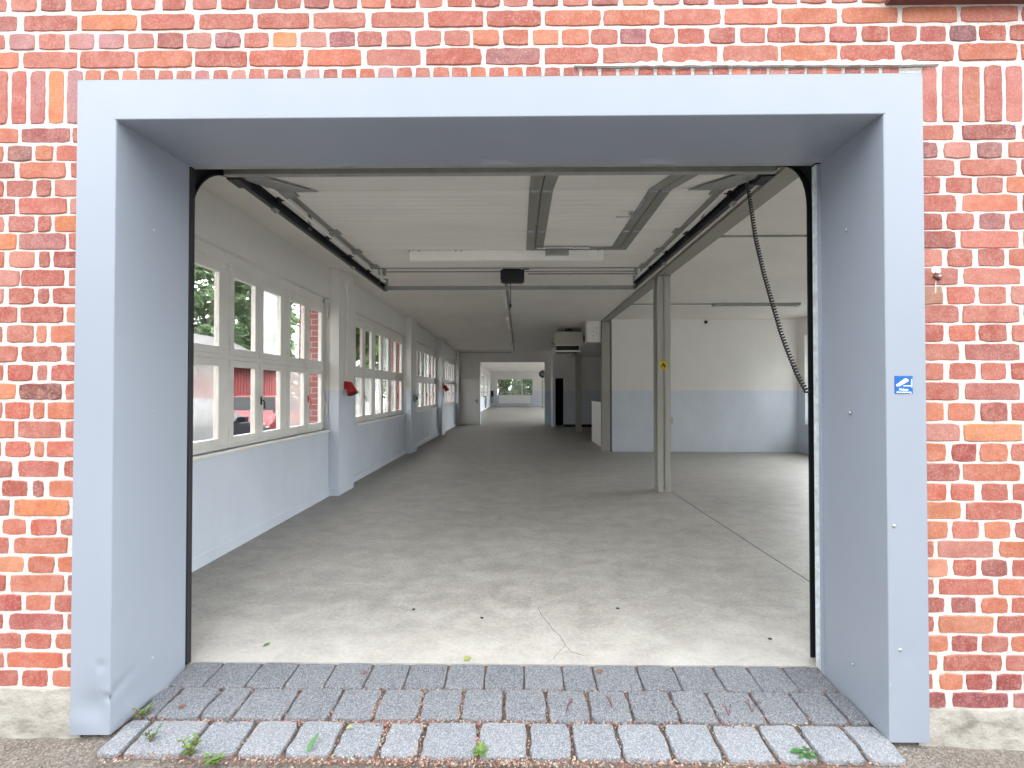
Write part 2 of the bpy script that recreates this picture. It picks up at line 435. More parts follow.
# --- left side courses: y range and brick extents read off the photograph (crop units 4.8 per pixel)
left_rows = [(128, 142, [(-160, 82), (97, 335), (347, 450)]), (145.5, 160.5, [(-100, 12), (35, 148), (168, 250), (266, 390)]),
 (162.5, 177.5, [(-170, 65), (92, 312), (335, 450)]), (180, 196, [(-110, 12), (25, 152), (172, 240), (260, 390)]),
 (198, 213.5, [(-170, 68), (88, 317), (333, 450)]), (216, 231.5, [(-105, 15), (38, 160), (180, 240), (258, 390)]),
 (233.5, 249, [(-160, 75), (88, 312), (327, 450)]), (251.5, 267, [(-105, 15), (38, 162), (183, 235), (252, 390)]),
 (270, 285.5, [(-150, 88), (97, 307), (328, 450)]), (288, 303.5, [(-105, 12), (40, 158), (178, 230), (250, 390)]),
 (307, 322, [(-150, 78), (95, 300), (317, 450)]), (325.5, 342, [(-110, 8), (28, 155), (172, 218), (237, 390)]),
 (346, 361.3, [(-160, 78), (97, 292), (313, 450)]), (365, 380.5, [(-110, 12), (35, 153), (173, 222), (242, 390)]),
 (384, 399, [(-170, 70), (90, 290), (312, 450)]), (402.5, 418.5, [(-115, 5), (20, 137), (155, 208), (227, 390)]),
 (421.5, 437.5, [(-170, 62), (84, 286), (310, 450)]), (441.5, 456.5, [(-115, 2), (20, 140), (163, 207), (225, 390)]),
 (461, 477, [(-180, 52), (82, 278), (303, 450)]), (481, 496.5, [(-130, -16), (5, 128), (153, 206), (232, 390)]),
 (500, 515.5, [(-190, 40), (65, 327), (345, 450)]), (519.5, 535, [(-135, -16), (5, 122), (145, 267), (288, 400)]),
 (538, 553.5, [(-195, 36), (62, 320), (342, 450)]), (557, 572.5, [(-150, -22), (-10, 110), (132, 255), (273, 400)]),
 (575.5, 591.5, [(-210, 22), (46, 302), (322, 450)]), (595.5, 611, [(-150, -30), (-22, 97), (117, 240), (262, 390)]),
 (614.3, 630, [(-220, 8), (38, 298), (318, 450)]), (634, 649, [(-140, -28), (-22, 98), (117, 243), (262, 390)]),
 (653, 668, [(-220, 12), (28, 297), (318, 450)]), (671, 687, [(-160, -40), (-30, 82), (100, 225), (246, 390)])]
lcol = {(0, 1): (176, 84, 82), (1, 1): (158, 100, 94), (1, 3): (214, 106, 82), (4, 1): (212, 104, 84), (5, 3): ORANGE, (6, 0): ORANGE, (6, 1): (176, 98, 96), (7, 3): (176, 66, 60), (7, 1): (214, 130, 104), (11, 3): (220, 116, 76), (11, 2): (218, 124, 88),
 (13, 1): (206, 82, 60), (13, 3): (198, 80, 66), (14, 0): ORANGE, (14, 1): (128, 66, 58), (15, 3): (224, 120, 74), (15, 1): (212, 92, 66), (16, 1): (196, 104, 84), (17, 1): (216, 96, 70), (17, 3): (218, 104, 76), (18, 1): (198, 96, 80), (19, 3): (228, 128, 88),
 (20, 1): ORANGE, (21, 1): (222, 116, 82), (21, 2): (212, 92, 68), (22, 1): (218, 118, 88), (23, 1): PALE, (23, 2): (212, 106, 72), (23, 3): (224, 112, 64), (24, 1): (214, 116, 84), (25, 1): (194, 74, 64), (25, 2): (212, 108, 78), (26, 1): (182, 84, 76), (27, 2): (200, 94, 70), (28, 1): (224, 106, 72), (29, 1): (190, 92, 80), (29, 2): (204, 86, 66)}
zl_bottom = None
for ri, (y0, y1, ex) in enumerate(left_rows):
    z1, z0 = zrow(y0), zrow(y1); zl_bottom = z0
    ym = (y0 + y1) / 2; first = None
    for k, (a, b) in enumerate(ex):
        xa, xb = xpix(a / 4.8, ym), xpix(b / 4.8, ym)
        xb = min(xb, XL_F + .09); first = xa if first is None else first
        if xb - xa > .02: brick(wb, xa, xb, z0, z1, lcol.get((ri, k)))
    x = first - .014; ln = .236 if len(ex) == 3 else .112          # carries on beyond the frame
    while x > -4.2: brick(wb, x - ln, x, z0, z1); x -= ln + .014
right_rows = [(124.5, 139, [(60, 243), (283, 540), (570, 810)]), (142, 157.5, [(50, 162), (196, 322), (355, 472), (505, 620)]),
 (159.5, 175, [(0, 247), (275, 545), (570, 810)]), (177, 192.5, [(50, 175), (205, 333), (355, 480), (498, 620)]),
 (194.5, 211, [(0, 255), (283, 552), (575, 820)]), (213, 229, [(50, 187), (210, 340), (365, 490), (510, 630)]),
 (231, 247.5, [(0, 250), (275, 552), (575, 820)]), (249, 266, [(50, 186), (212, 333), (360, 488), (508, 630)]),
 (268, 284, [(0, 262), (290, 565), (585, 830)]), (286.5, 303.5, [(50, 188), (210, 345), (365, 496), (517, 640)]),
 (305.5, 322, [(0, 268), (285, 558), (580, 830)]), (325, 341, [(50, 192), (220, 347), (363, 497), (523, 640)]),
 (344, 360, [(0, 268), (296, 562), (585, 830)]), (363, 379.5, [(50, 192), (222, 352), (370, 496), (517, 640)]),
 (383, 399.5, [(0, 268), (296, 562), (585, 830)]), (403, 420.5, [(50, 196), (215, 347), (370, 500), (520, 640)]),
 (424, 441, [(0, 272), (292, 570), (592, 830)]), (444, 461, [(50, 204), (233, 352), (370, 500), (520, 640)]),
 (464, 481, [(0, 272), (285, 565), (590, 830)]), (484, 500.5, [(60, 205), (230, 342), (375, 505), (525, 650)]),
 (503, 519, [(0, 277), (302, 568), (590, 830)]), (522, 538.5, [(60, 212), (235, 366), (390, 516), (537, 660)]),
 (541.5, 557.5, [(-100, 145), (165, 432), (460, 710)]), (560, 576.5, [(60, 212), (240, 355), (376, 503), (525, 640)]),
 (579.5, 595, [(-100, 145), (172, 436), (457, 710)]), (598, 613, [(60, 200), (232, 350), (376, 502), (522, 640)]),
 (616.5, 632.7, [(-100, 148), (170, 432), (452, 710)]), (636.5, 652, [(60, 213), (233, 358), (378, 504), (520, 640)]),
 (655.5, 671, [(-100, 168), (195, 472), (492, 740)]), (674.5, 690, [(20, 140), (173, 287), (304, 428), (448, 566)]), (693.5, 708, [(-40, 200), (238, 504), (530, 760)])]
rcol = {(0, 1): (158, 74, 70), (1, 1): (216, 136, 120), (1, 2): (142, 84, 84), (1, 0): (160, 86, 88), (4, 1): (224, 120, 84), (3, 0): (186, 84, 76), (5, 2): (172, 100, 98), (6, 1): (214, 116, 96), (8, 0): (196, 120, 104), (9, 0): (186, 140, 112), (10, 1): (214, 124, 102), (9, 1): (206, 96, 76), (11, 1): (224, 106, 74), (12, 1): (186, 104, 96), (14, 1): (192, 108, 98), (16, 1): (228, 142, 86), (17, 1): (182, 72, 66), (19, 0): (222, 104, 70), (19, 1): (214, 100, 76), (20, 0): (224, 136, 86), (21, 0): (214, 118, 76), (21, 1): (208, 104, 80),
 (23, 0): (224, 142, 106), (23, 2): (160, 84, 78), (25, 1): (164, 84, 80), (25, 2): (222, 120, 84), (26, 1): (222, 138, 98), (27, 0): (224, 128, 84), (27, 1): (180, 78, 70), (29, 3): (152, 48, 48), (29, 2): (170, 66, 64), (30, 0): (160, 80, 80), (30, 1): (160, 70, 76), (30, 2): (166, 90, 94)}
for ri, (y0, y1, ex) in enumerate(right_rows):
    z1, z0 = zrow(y0, 970), zrow(y1, 970); ym = (y0 + y1) / 2
    for k, (a, b) in enumerate(ex):
        xa, xb = xpix(904 + a / 4.8, ym), xpix(904 + b / 4.8, ym)
        xa = max(xa, XR_F - .09)
        if xb - xa > .02: brick(wb, xa, xb, z0, z1, rcol.get((ri, k)))
    x = xb + .014; ln = .236 if len(ex) == 3 else .112
    while x < 4.2: brick(wb, x, x + ln, z0, z1); x += ln + .014
# --- soldier course over the doorway
zs1, zs0 = zrow(70.4), zrow(123.3)
sol = [(-110, -62), (-20, 30), (52, 120), (142, 212), (230, 302), (320, 392)]
scol = {2: (204, 96, 80), 3: (198, 116, 112), 4: ORANGE, 5: (190, 128, 130)}
for k, (a, b) in enumerate(sol): brick(wb, xpix(a / 4.8, 95), xpix(b / 4.8, 95), zs0, zs1, scol.get(k))
x = xpix(85, 72)
while x < 1.74:
    brick(wb, x, x + .069, zs0 + .04, zs1 + R.uniform(-.004, .002), R.choice(pal + [PINK, (232, 124, 90)])); x += .0865
for a, b in [(90, 162), (188, 268), (286, 368), (392, 472), (494, 574), (596, 670), (690, 768)]:
    brick(wb, xpix(904 + a / 4.8, 95), xpix(904 + b / 4.8, 95), zrow(121.5, 970), zrow(65.5, 970), R.choice([(204, 106, 94), (212, 120, 92), (206, 112, 98)]))
for i in range(24):
    brick(wb, -2.52 - .0865 * i - .069, -2.52 - .0865 * i, zs0, zs1)
# --- courses above
r1 = [16.6, 22.8, 76.5, 81, 136, 140.6, 193.7, 198.5, 253, 257, 309, 313, 365, 371, 423.5, 428, 483, 487, 540.7, 545, 600.5, 604, 660, 664.6, 720.7, 725, 778.6, 782, 838, 842.6, 898.7, 903, 957.8, 962, 1019, 1023]
r2 = [4, 8.8, 33.8, 38, 64, 68, 93.7, 98, 123, 127, 153, 157, 182.6, 186, 210.7, 214.6, 240, 243.5, 268, 272, 296.6, 299.7, 326.5, 329, 355, 357.7, 382, 386, 411, 415, 440.5, 444, 470, 473, 498.7, 503, 528, 533, 558, 562, 589, 591, 617.7, 620.5, 646.4, 650, 674.8, 678, 705.6, 710, 735.7, 740, 766, 768, 796, 799.5, 826, 830, 857, 862.6, 888, 890, 918, 920.7, 947.4, 950.6, 977, 980, 1007, 1009.5]
r3 = [17.6, 22, 76, 79.7, 134, 137, 191, 194, 246.4, 249, 303, 307, 360.7, 366, 421, 426, 481, 486, 539.7, 545, 598.6, 603.5, 658, 663, 717.7, 724, 778, 781.5, 838, 841, 896, 902.7, 955, 959.7, 1018, 1022]
r0 = [5.5, 10.7, 35.5, 40, 64.5, 70, 96, 101, 126, 131, 154, 162, 185, 192, 216, 220.5, 245.5, 248, 275, 276.5, 300.5, 304, 329, 333, 357, 361, 385, 390, 415.5, 419, 443, 447, 471.7, 475, 500, 503.5, 528, 533, 558.5, 563, 588.5, 592, 618.5, 623, 649, 654, 680, 683.5, 709, 714, 740, 743, 768.5, 772, 798, 801, 827.5, 832, 858.7, 862.6, 888]
tcol = {('1', 2): ORANGE, ('3', 0): (224, 112, 70), ('2', 10): (232, 140, 74), ('3', 6): (222, 110, 70), ('3', 5): (216, 102, 72), ('2', 8): (166, 90, 94), ('2', 12): (170, 86, 94), ('2', 19): (226, 134, 90), ('2', 22): (160, 84, 94), ('2', 33): (142, 88, 94), ('1', 11): (214, 112, 76), ('1', 13): (216, 118, 88), ('3', 9): (178, 108, 108), ('0', 22): (222, 140, 96), ('2', 32): (192, 82, 78), ('2', 29): (194, 80, 76), ('2', 1): PINK, ('2', 4): PINK, ('2', 3): PINK}
for tag_, arr, ya, yb in (('1', r1, 14.7, 29.7), ('2', r2, 33.4, 48.2), ('3', r3, 51.5, 67.3), ('0', r0, -5, 10)):
    z1, z0 = zrow(ya, 100), zrow(yb, 100); ym = (ya + yb) / 2
    ln = .236 if tag_ in '13' else .112
    xs = [xpix(v, ym - 4 * v / 1024) for v in arr]
    pairs = [(xs[0] - ln, xs[0])] + [(xs[i], xs[i + 1]) for i in range(1, len(xs) - 1, 2)]
    for k, (a, b) in enumerate(pairs): brick(wb, a, b, z0, z1, tcol.get((tag_, k)))
    x = pairs[-1][1] + .018
    while x < 4.2: brick(wb, x, x + ln, z0, z1); x += ln + .016
    x = pairs[0][0] - .016
    while x > -4.2: brick(wb, x - ln, x, z0, z1); x -= ln + .016
zt = zrow(-5, 100); pz = .083
for r in range(1, 11):
    ln = .236 if r % 2 else .112; x = -4.2 + (.06 if r % 2 else 0)
    while x < 4.2: brick(wb, x, x + ln, zt + .014 + (r - 1) * pz, zt + .014 + (r - 1) * pz + .069); x += ln + .016
# ridge of spread mortar above the right half of the surround
zr0 = zrow(62.0, 800)
prev = None; pts_t, pts_b = [], []
xa, xb = xpix(574, 64), xpix(938, 64); n = 60
for i in range(n + 1):
    t = i / n; e = min(1, t * 5, (1 - t) * 14)
    pts_t.append((xa + (xb - xa) * t, zrow(66 - 1.5 * t, 574 + 364 * t) + (.012 + .014 * R.random()) * e)); pts_b.append((xa + (xb - xa) * t, zrow(67.5 - 1.5 * t, 574 + 364 * t) - .004 * e * R.random()))
for i in range(n):
    y = YB - .007
    (ax, az), (bx, bz), (cx_, cz), (dx, dz) = pts_t[i], pts_t[i + 1], pts_b[i + 1], pts_b[i]
    wb.face([(ax, YB + .004, az), (bx, YB + .004, bz), (bx, YB - .003, bz - .001), (ax, YB - .003, az - .001)], 0)
    wb.face([(ax, YB - .003, az - .001), (bx, YB - .003, bz - .001), (cx_, y, cz + .004), (dx, y, dz + .004)], 0)
    wb.face([(dx, y, dz + .004), (cx_, y, cz + .004), (cx_, YB + .004, cz), (dx, YB + .004, dz)], 0)
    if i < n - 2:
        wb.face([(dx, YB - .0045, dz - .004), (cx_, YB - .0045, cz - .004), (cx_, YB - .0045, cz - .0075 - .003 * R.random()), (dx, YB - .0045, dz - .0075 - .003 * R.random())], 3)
# lime smear next to the bracket
wf = wb.build('wall_front', [M['mortar'], M['brick'], M['plaster'], M['stone']])
tag(wf, 'red brick facade with wide white mortar around the doorway', 'wall', kind=S)

# plinth strips left and right of the doorway
def plinth(name, x0, x1, ztop, label):
    t = bmesh.new(); nx, nz = 40, 8; g = []
    for i in range(nx + 1):
        for k in range(nz + 1):
            x = x0 + (x1 - x0) * i / nx; z = -.25 + (ztop + .25) * k / nz
            y = YB - .012 + R.uniform(-.005, .005) + (.006 if k == nz else 0) - (.006 if k < 4 else 0)
            g.append(t.verts.new((x, y, z + (R.uniform(-.006, .006) if k == nz else 0))))
    for i in range(nx):
        for k in range(nz):
            f = t.faces.new((g[i * (nz + 1) + k], g[(i + 1) * (nz + 1) + k], g[(i + 1) * (nz + 1) + k + 1], g[i * (nz + 1) + k + 1])); f.smooth = True
    for i in range(nx):
        a, b = g[i * (nz + 1) + nz], g[(i + 1) * (nz + 1) + nz]
        t.faces.new((a, b, t.verts.new((b.co.x, YB + .02, b.co.z)), t.verts.new((a.co.x, YB + .02, a.co.z))))
    m = MB(); m.merge(t); return tag(m.build(name, M['plinth']), label, 'plinth', kind=S)
plinth('trim_1', -4.4, XL_F + .03, zrow(688.5), 'rough pale plinth below the brickwork left of the doorway')
plinth('trim_2', XR_F - .03, 4.4, zrow(709.5, 970), 'rough pale plinth below the brickwork right of the doorway')
# dark projecting sill in the top right corner
m = MB(); a = at(892, -2, 'Y', YB - .03)
m.box(a.x, a.x + 1.6, YB - .06, YB + .02, a.z, a.z + .06, 0, .004); m.box(a.x - .02, a.x + 1.62, YB - .075, YB + .02, a.z + .06, a.z + .085, 0, .004)
tag(m.build('trim_3', M['darkbrown']), 'dark red-brown sill projecting at the top right corner of the facade', 'sill', kind=S)

# ================================================================== GROUND AND PAVING
m = MB()
gx = [-9, -5, -3.2, -2.5, -2.2, -1.9, -1.2, 0, 1.2, 1.7, 2.0, 2.4, 3.2, 5, 9]; gy = [-14, -8, -4, -2, -.5, .5, 1.0, 1.3, 1.5, 1.6, 1.7, 1.8, 1.9, 2.0]
vv = {}
for i, x in enumerate(gx):
    for j, y in enumerate(gy): vv[i, j] = m.bm.verts.new((x, y, -.062 - max(0, x - 1.8) * .035 * (1 if x < 3 else .8) + R.uniform(-.003, .003)))
for i in range(len(gx) - 1):
    for j in range(len(gy) - 1): m.bm.faces.new((vv[i, j], vv[i + 1, j], vv[i + 1, j + 1], vv[i, j + 1]))
tag(m.build('ground', M['ground']), 'gritty asphalt yard in front of the brick building', 'ground', kind=S)
# paving setts in the threshold
pv = MB()
pv.face([(-1.84, 1.63, -.066), (1.655, 1.63, -.066), (1.655, 2.2, -.0125), (-1.84, 2.2, -.0125)], 1)
def zp(y): return -.0 - max(0, 2.2 - y) * .07
rows = [(662.5, 690, [150, 187, 224.5, 264, 300, 338, 374.5, 411.6, 449.4, 486.3, 523.7, 560.8, 591, 634, 669.6, 709, 742, 777, 812, 850]),
        (691, 722, [110, 146, 180, 221, 252, 299.7, 343, 383, 424.9, 464.7, 504.6, 545.5, 585.7, 625.5, 668, 704, 748, 786.7, 822, 870]),
        (724, 761, [80, 149, 208, 255.7, 299.7, 344.6, 388, 426, 479.7, 527.8, 569.9, 614.7, 661, 708, 755, 795, 838, 882, 930])]
for ri, (ya, yb, js) in enumerate(rows):
    pa, pb = at(519, ya, 'Z', -.01 - .012 * ri), at(519, yb, 'Z', -.015 - .014 * ri)
    xs = [at(v, ya + 2, 'Z', -.01 - .012 * ri).x for v in js]
    xs = [max(-1.84, min(1.655, x)) for x in xs]
    if ri == 2: xs[0] = -1.84; xs[-1] = 1.655
    for a, b in zip(xs, xs[1:]):
        if b - a < .03: continue
        g = .0035 + .003 * ri
        y1, y0 = pa.y - .004, pb.y + .004 + .003 * ri
        if ri == 0: y1 = 2.195
        base = R.choice([(150, 154, 163), (158, 162, 170), (144, 148, 156), (164, 168, 175)]) if ri < 2 else R.choice([(200, 205, 212), (208, 212, 218), (214, 218, 222), (190, 197, 206)])  # front row paler: its wear and stronger sky light put into the colour
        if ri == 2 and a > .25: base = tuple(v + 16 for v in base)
        c = lin(*base); bm = pv.bm
        poly = []
        npt = 5
        cs = [(a + g, y0), (b - g, y0), (b - g, y1), (a + g, y1)]
        for q in range(4):
            (ax, ay), (bx, by) = cs[q], cs[(q + 1) % 4]
            for k in range(npt):
                t = k / npt; jx = R.uniform(-.003, .003) * (1 + ri * .5)
                px_, py_ = ax + (bx - ax) * t + jx, ay + (by - ay) * t + R.uniform(-.002, .002)
                if k == 0:
                    px_ += (.005 if q in (0, 3) else -.005); py_ += (.004 if q in (0, 1) else -.004)
                poly.append((px_, py_))
        cxm, cym = (a + b) / 2, (y0 + y1) / 2; dz = R.uniform(-.003, .002)
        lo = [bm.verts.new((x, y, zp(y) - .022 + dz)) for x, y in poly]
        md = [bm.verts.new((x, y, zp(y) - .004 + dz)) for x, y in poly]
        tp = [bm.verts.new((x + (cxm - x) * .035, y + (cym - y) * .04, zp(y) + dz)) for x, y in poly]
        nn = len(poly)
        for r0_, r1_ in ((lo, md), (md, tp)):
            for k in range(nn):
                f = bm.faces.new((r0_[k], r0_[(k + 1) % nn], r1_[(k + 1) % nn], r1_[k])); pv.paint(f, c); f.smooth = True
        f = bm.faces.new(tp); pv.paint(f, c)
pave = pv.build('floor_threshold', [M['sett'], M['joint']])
tag(pave, 'three rows of grey stone setts across the doorway threshold', 'paving', kind=S)

# dry litter caught in the joints
m = MB()
def flake(x, y, z, sz, mi):
    a = R.uniform(0, 2 * PI); rt = Matrix.Rotation(a, 3, 'Z') @ Matrix.Rotation(R.uniform(-.6, .6), 3, 'X')
    q = [rt @ Vector(p) for p in ((-sz, -sz * .5, 0), (sz * .8, -sz * .6, 0), (sz, sz * .4, sz * .4), (-sz * .6, sz * .6, sz * .2))]
    m.face([Vector((x, y, z + sz * .3)) + v for v in q], mi)
row_lines = [at(519, 690.5, 'Z', -.015).y, at(519, 723, 'Z', -.025).y, at(519, 761.5, 'Z', -.04).y]
for i in range(4800):
    ln = R.choices([0, 1, 2], [1, 4, 6])[0]
    x = R.uniform(-1.8, 1.62) if R.random() < .5 else R.gauss(-.3, .55)
    if not -1.8 < x < 1.62: continue
    y = row_lines[ln] + R.gauss(0, .007 if ln < 2 else .012) - (.006 if ln == 2 else 0)
    flake(x, y, zp(y) - .004 - (.006 if y < 1.645 else 0), R.uniform(.0018, .0062), R.choices([0, 1, 2], [5, 4, 1])[0])
for ri, (ya, yb, js) in enumerate(rows[1:], 1):
    for v in js[2:-2]:
        x0 = at(v, ya + 2, 'Z', -.01 - .012 * ri).x
        dens = 120 if 380 < v < 500 else 26
        for i in range(dens):
            y = R.uniform(row_lines[ri] + .01, row_lines[ri - 1] - .004); w = .016 if (ri == 2 and 415 < v < 440) else .006
            flake(x0 + R.gauss(0, w), y, zp(y) - .003, R.uniform(.0015, .005), R.choices([0, 1, 2], [5, 4, 1])[0])
tag(m.build('leaf_litter', [M['litter'], M['litterpale'], M['stone']]), 'dry reddish leaf litter caught in the joints of the stone setts', 'litter', kind='stuff')
# rubble crumbs along the wall foot outside
m = MB()
for i in range(900):
    side = R.random() < .45
    x = R.uniform(-2.6, -1.87) if side else R.uniform(1.68, 2.7)
    y = YB - .03 - abs(R.gauss(0, .06)); sz = R.uniform(.0012, .0042)
    zz = -.062 - max(0, x - 1.8) * .035
    bmesh.ops.create_icosphere(m.bm, subdivisions=1, radius=sz, matrix=Matrix.Translation((x, y, zz + sz * .4)) @ Matrix.Diagonal((1.3, .9, .6, 1)))
tag(m.build('gravel', [M['crumb']]), 'loose pale crumbs along the foot of the plinth', 'gravel', kind='stuff')

# ================================================================== STEEL DOOR SURROUND
YF, YR = 1.769, 2.166
XIL, XIR, ZIT = -1.862, 1.649, 2.782
portal = empty('door_surround', (-.1, YF, -.03), 'grey-blue sheet steel surround cladding the big doorway in the brick facade', 'door surround')
def sheet(fn, nu, nv, mb):
    g = [[mb.bm.verts.new(fn(u / nu, v / nv)) for v in range(nv + 1)] for u in range(nu + 1)]
    for u in range(nu):
        for v in range(nv):
            f = mb.bm.faces.new((g[u][v], g[u + 1][v], g[u + 1][v + 1], g[u][v + 1])); f.smooth = True
def dents(lst):
    def d(a, b):
        return sum(amp * math.exp(-((a - p) / sa) ** 2 - ((b - q) / sb) ** 2) for p, q, sa, sb, amp in lst)
    return d
def jamb(side):
    mb = MB(); xo, xi = (XL_F, XIL) if side < 0 else (XR_F, XIR)
    zb, b = -.035, .004
    s = 1 if side < 0 else -1           # towards the opening
    dl = [(.77, .276, .13, .012, .008), (.60, .275, .10, .010, -.003), (.6, .09, .32, .07, .012), (.97, .13, .10, .012, .011), (.95, .17, .2, .008, -.004), (.2, .02, .3, .05, -.004)] if side < 0 else [(.5, .35, .2, .05, .002), (.6, 1.0, .3, .2, .0015)]
    df = dents([(p, q, sa, sb, amp) for p, q, sa, sb, amp in dl])
    def front(u, v):
        zt_ = ZT_F - (ZT_F - ZIT) * u; z = zb + (zt_ - zb) * (v ** 1.4)
        return (xo + (xi - xo - s * b) * u, YF + df(u, z), z)
    sheet(front, 28, 120, mb)
    def edge(u, v):
        z = zb + (ZIT - zb) * (v ** 1.4); a = u * PI / 2
        return (xi - s * b + s * b * math.sin(a), YF + b - b * math.cos(a) + df(1, z) * (1 - u), z)
    sheet(edge, 3, 120, mb)
    def rev(u, v):
        z = zb + (ZIT + .010 * u - zb) * v; y = YF + b + (YR - YF - b) * u
        dd = .011 * math.exp(-((u - .10) / .14) ** 2 - ((z - .13 - .2 * u) / .018) ** 2) + .006 * math.exp(-((u - .2) / .2) ** 2 - ((z - .06) / .05) ** 2) if side < 0 else .003 * math.exp(-((u - .3) / .2) ** 2 - ((z - .2) / .1) ** 2)
        return (xi - s * dd + (.022 * u if side > 0 else .004 * u), y, z)
    sheet(rev, 24, 120, mb)
    def outer(u, v): return (xo, YF + .035 * u, zb + (ZT_F - zb) * v)
    sheet(outer, 1, 8, mb)
    def back(u, v): return (xi + (xo - xi) * .12 * u, YR, zb + (ZIT - zb) * v)
    sheet(back, 1, 1, mb)
    bmesh.ops.remove_doubles(mb.bm, verts=mb.bm.verts[:], dist=.0004)
    return mb.build('jamb_cladding', M['portal'], portal)
jl, jr = jamb(-1), jamb(1)
mb = MB(); b = .004
sheet(lambda u, v: (XL_F + (XIL - .008 - XL_F) * v + ((XR_F - XL_F) - ((XR_F - XIR) + (XIL - XL_F) - .016) * v) * u, YF + .0006, ZT_F - (ZT_F - ZIT - b) * v), 24, 3, mb)
sheet(lambda u, v: (XIL + (XIR - XIL) * u, YF + b - b * math.cos(v * PI / 2), ZIT + b - b * math.sin(v * PI / 2)), 24, 3, mb)
sheet(lambda u, v: (XIL + (XIR + .023 * v - XIL) * u, YF + b + (YR - YF - b) * v, ZIT + .010 * v), 24, 6, mb)
sheet(lambda u, v: (XL_F + (XR_F - XL_F) * u, YF + .035 * v, ZT_F), 24, 1, mb)
sheet(lambda u, v: (XIL + (XIR + .023 - XIL) * u, YR, ZIT + .01 + .05 * v), 4, 1, mb)
bmesh.ops.remove_doubles(mb.bm, verts=mb.bm.verts[:], dist=.0004)
mb.build('lintel_cladding', M['portal'], portal)
def rivet(p, nrm):
    r_ = MB(); r_.lathe(p, nrm, [(.008, 0), (.008, .0015), (.005, .004), (0.0005, .0048)], 12)
    r_.build('screw_head', M['galv'], portal)
for px, py in ((154, 230), (154, 411.7), (152, 658)): rivet(at(px, py, 'X', XIL), (1, 0, 0))
for px, py in ((845.7, 230), (849.7, 412.7), (852, 664)): rivet(at(px, py, 'X', XIR), (-1, 0, 0))
for px, py in ((894, 526), (900, 650)): rivet(at(px, py, 'Y', YF), (0, -1, 0))

# video surveillance sticker on the right jamb
a, b2 = at(894.6, 376, 'Y', YF - .001), at(912.6, 393.6, 'Y', YF - .001)
sg = empty('camera_sign', ((a.x + b2.x) / 2, YF - .0006, b2.z), 'small blue video surveillance sticker on the right jamb of the steel surround', 'sign')
w_, h_ = b2.x - a.x, a.z - b2.z
P = lambda u, v, d=0: (a.x + w_ * u, YF - .0022 - d, b2.z + h_ * v)
m = MB(); m.box(a.x, b2.x, YF - .0022, YF - .0004, b2.z, a.z); m.build('sticker', M['blue'], sg)
m = MB()
# camera body, lens end, bracket on its wall plate
m.prism([P(.06, .50), P(.60, .88), P(.76, .78), P(.74, .70), P(.24, .42), P(.08, .42)], (0, -.0005, 0))
m.prism([P(.45, .42), P(.90, .42), P(.90, .46), P(.50, .46)], (0, -.0005, 0))
m.prism([P(.90, .38), P(.96, .34), P(.96, .84), P(.92, .80)], (0, -.0005, 0))
m.build('camera_symbol', M['signwhite'], sg)
def text(name, s, px0, size, parent, mat, centre, normal='-Y'):
    cu = bpy.data.curves.new(name, 'FONT'); cu.body = s; cu.size = size; cu.align_x = 'CENTER'; cu.align_y = 'CENTER'; cu.extrude = .0003
    tmp = bpy.data.objects.new('tmp', cu); col.objects.link(tmp); bpy.context.view_layer.update()
    me = bpy.data.meshes.new_from_object(tmp.evaluated_get(bpy.context.evaluated_depsgraph_get())); bpy.data.objects.remove(tmp)
    me.materials.clear(); me.materials.append(mat); o = bpy.data.objects.new(name, me); col.objects.link(o); o.parent = parent
    o.location = Vector(centre) - parent.location; o.rotation_euler = (PI / 2, 0, 0); return o
text('lettering', 'Video-', 0, h_ * .21, sg, M['signwhite'], P(.5, .225, .0004))
text('lettering', 'überwachung', 0, h_ * .155, sg, M['signwhite'], P(.5, .085, .0004))

# small rusty bracket on the brickwork right of the surround
c = at(936.5, 277, 'Y', YB)
br = empty('wall_bracket', (c.x, YB, c.z - .03), 'small rusty metal clip on a mortar patch in the brickwork right of the surround', 'bracket')
m = MB(); rot = Matrix.Rotation(.55, 3, 'Y')
m.obox(c + Vector((0, -.006, 0)), (.034, .012, .022), rot, 0, .003); m.build('clip', M['darkbrown'], br)
m = MB(); m.lathe(c + Vector((0, -.010, 0)), (0, -1, 0), [(.006, 0), (.006, .006), (.003, .008)], 10); m.build('bolt', M['galv'], br)
for k in range(3):
    m = MB(); pc = c + Vector((-.012 + k * .008, .0015, .032 + .006 * math.sin(k * 2)))
    m.prism([pc + Vector((math.cos(t * PI / 4) * .018 * R.uniform(.7, 1.1), 0, math.sin(t * PI / 4) * .016 * R.uniform(.7, 1.1))) for t in range(8)], (0, -.004 - .0004 * k, 0))
    m.build('mortar_patch', M['mortar'], br)
m = MB()
m.prism([c + Vector((-.006, .0015, -.018)), c + Vector((-.002, .0015, -.018)), c + Vector((-.004, .0015, -.075)), c + Vector((-.009, .0015, -.07))], (0, -.003, 0))
m.build('mortar_patch', M['mortar'], br)

# ================================================================== ROOM SHELL
XW, XO = -2.77, -3.22        # inner and outer face of the window wall
ZC = 3.32
YBK = 17.5                   # wall at the end of the first room
m = MB(); m.box(XW - .1, 7.3, 2.2, 45, -.25, 0)
fl = m.build('floor', M['floor']); tag(fl, 'worn grey concrete floor running the whole length of the hall', 'floor', kind=S)
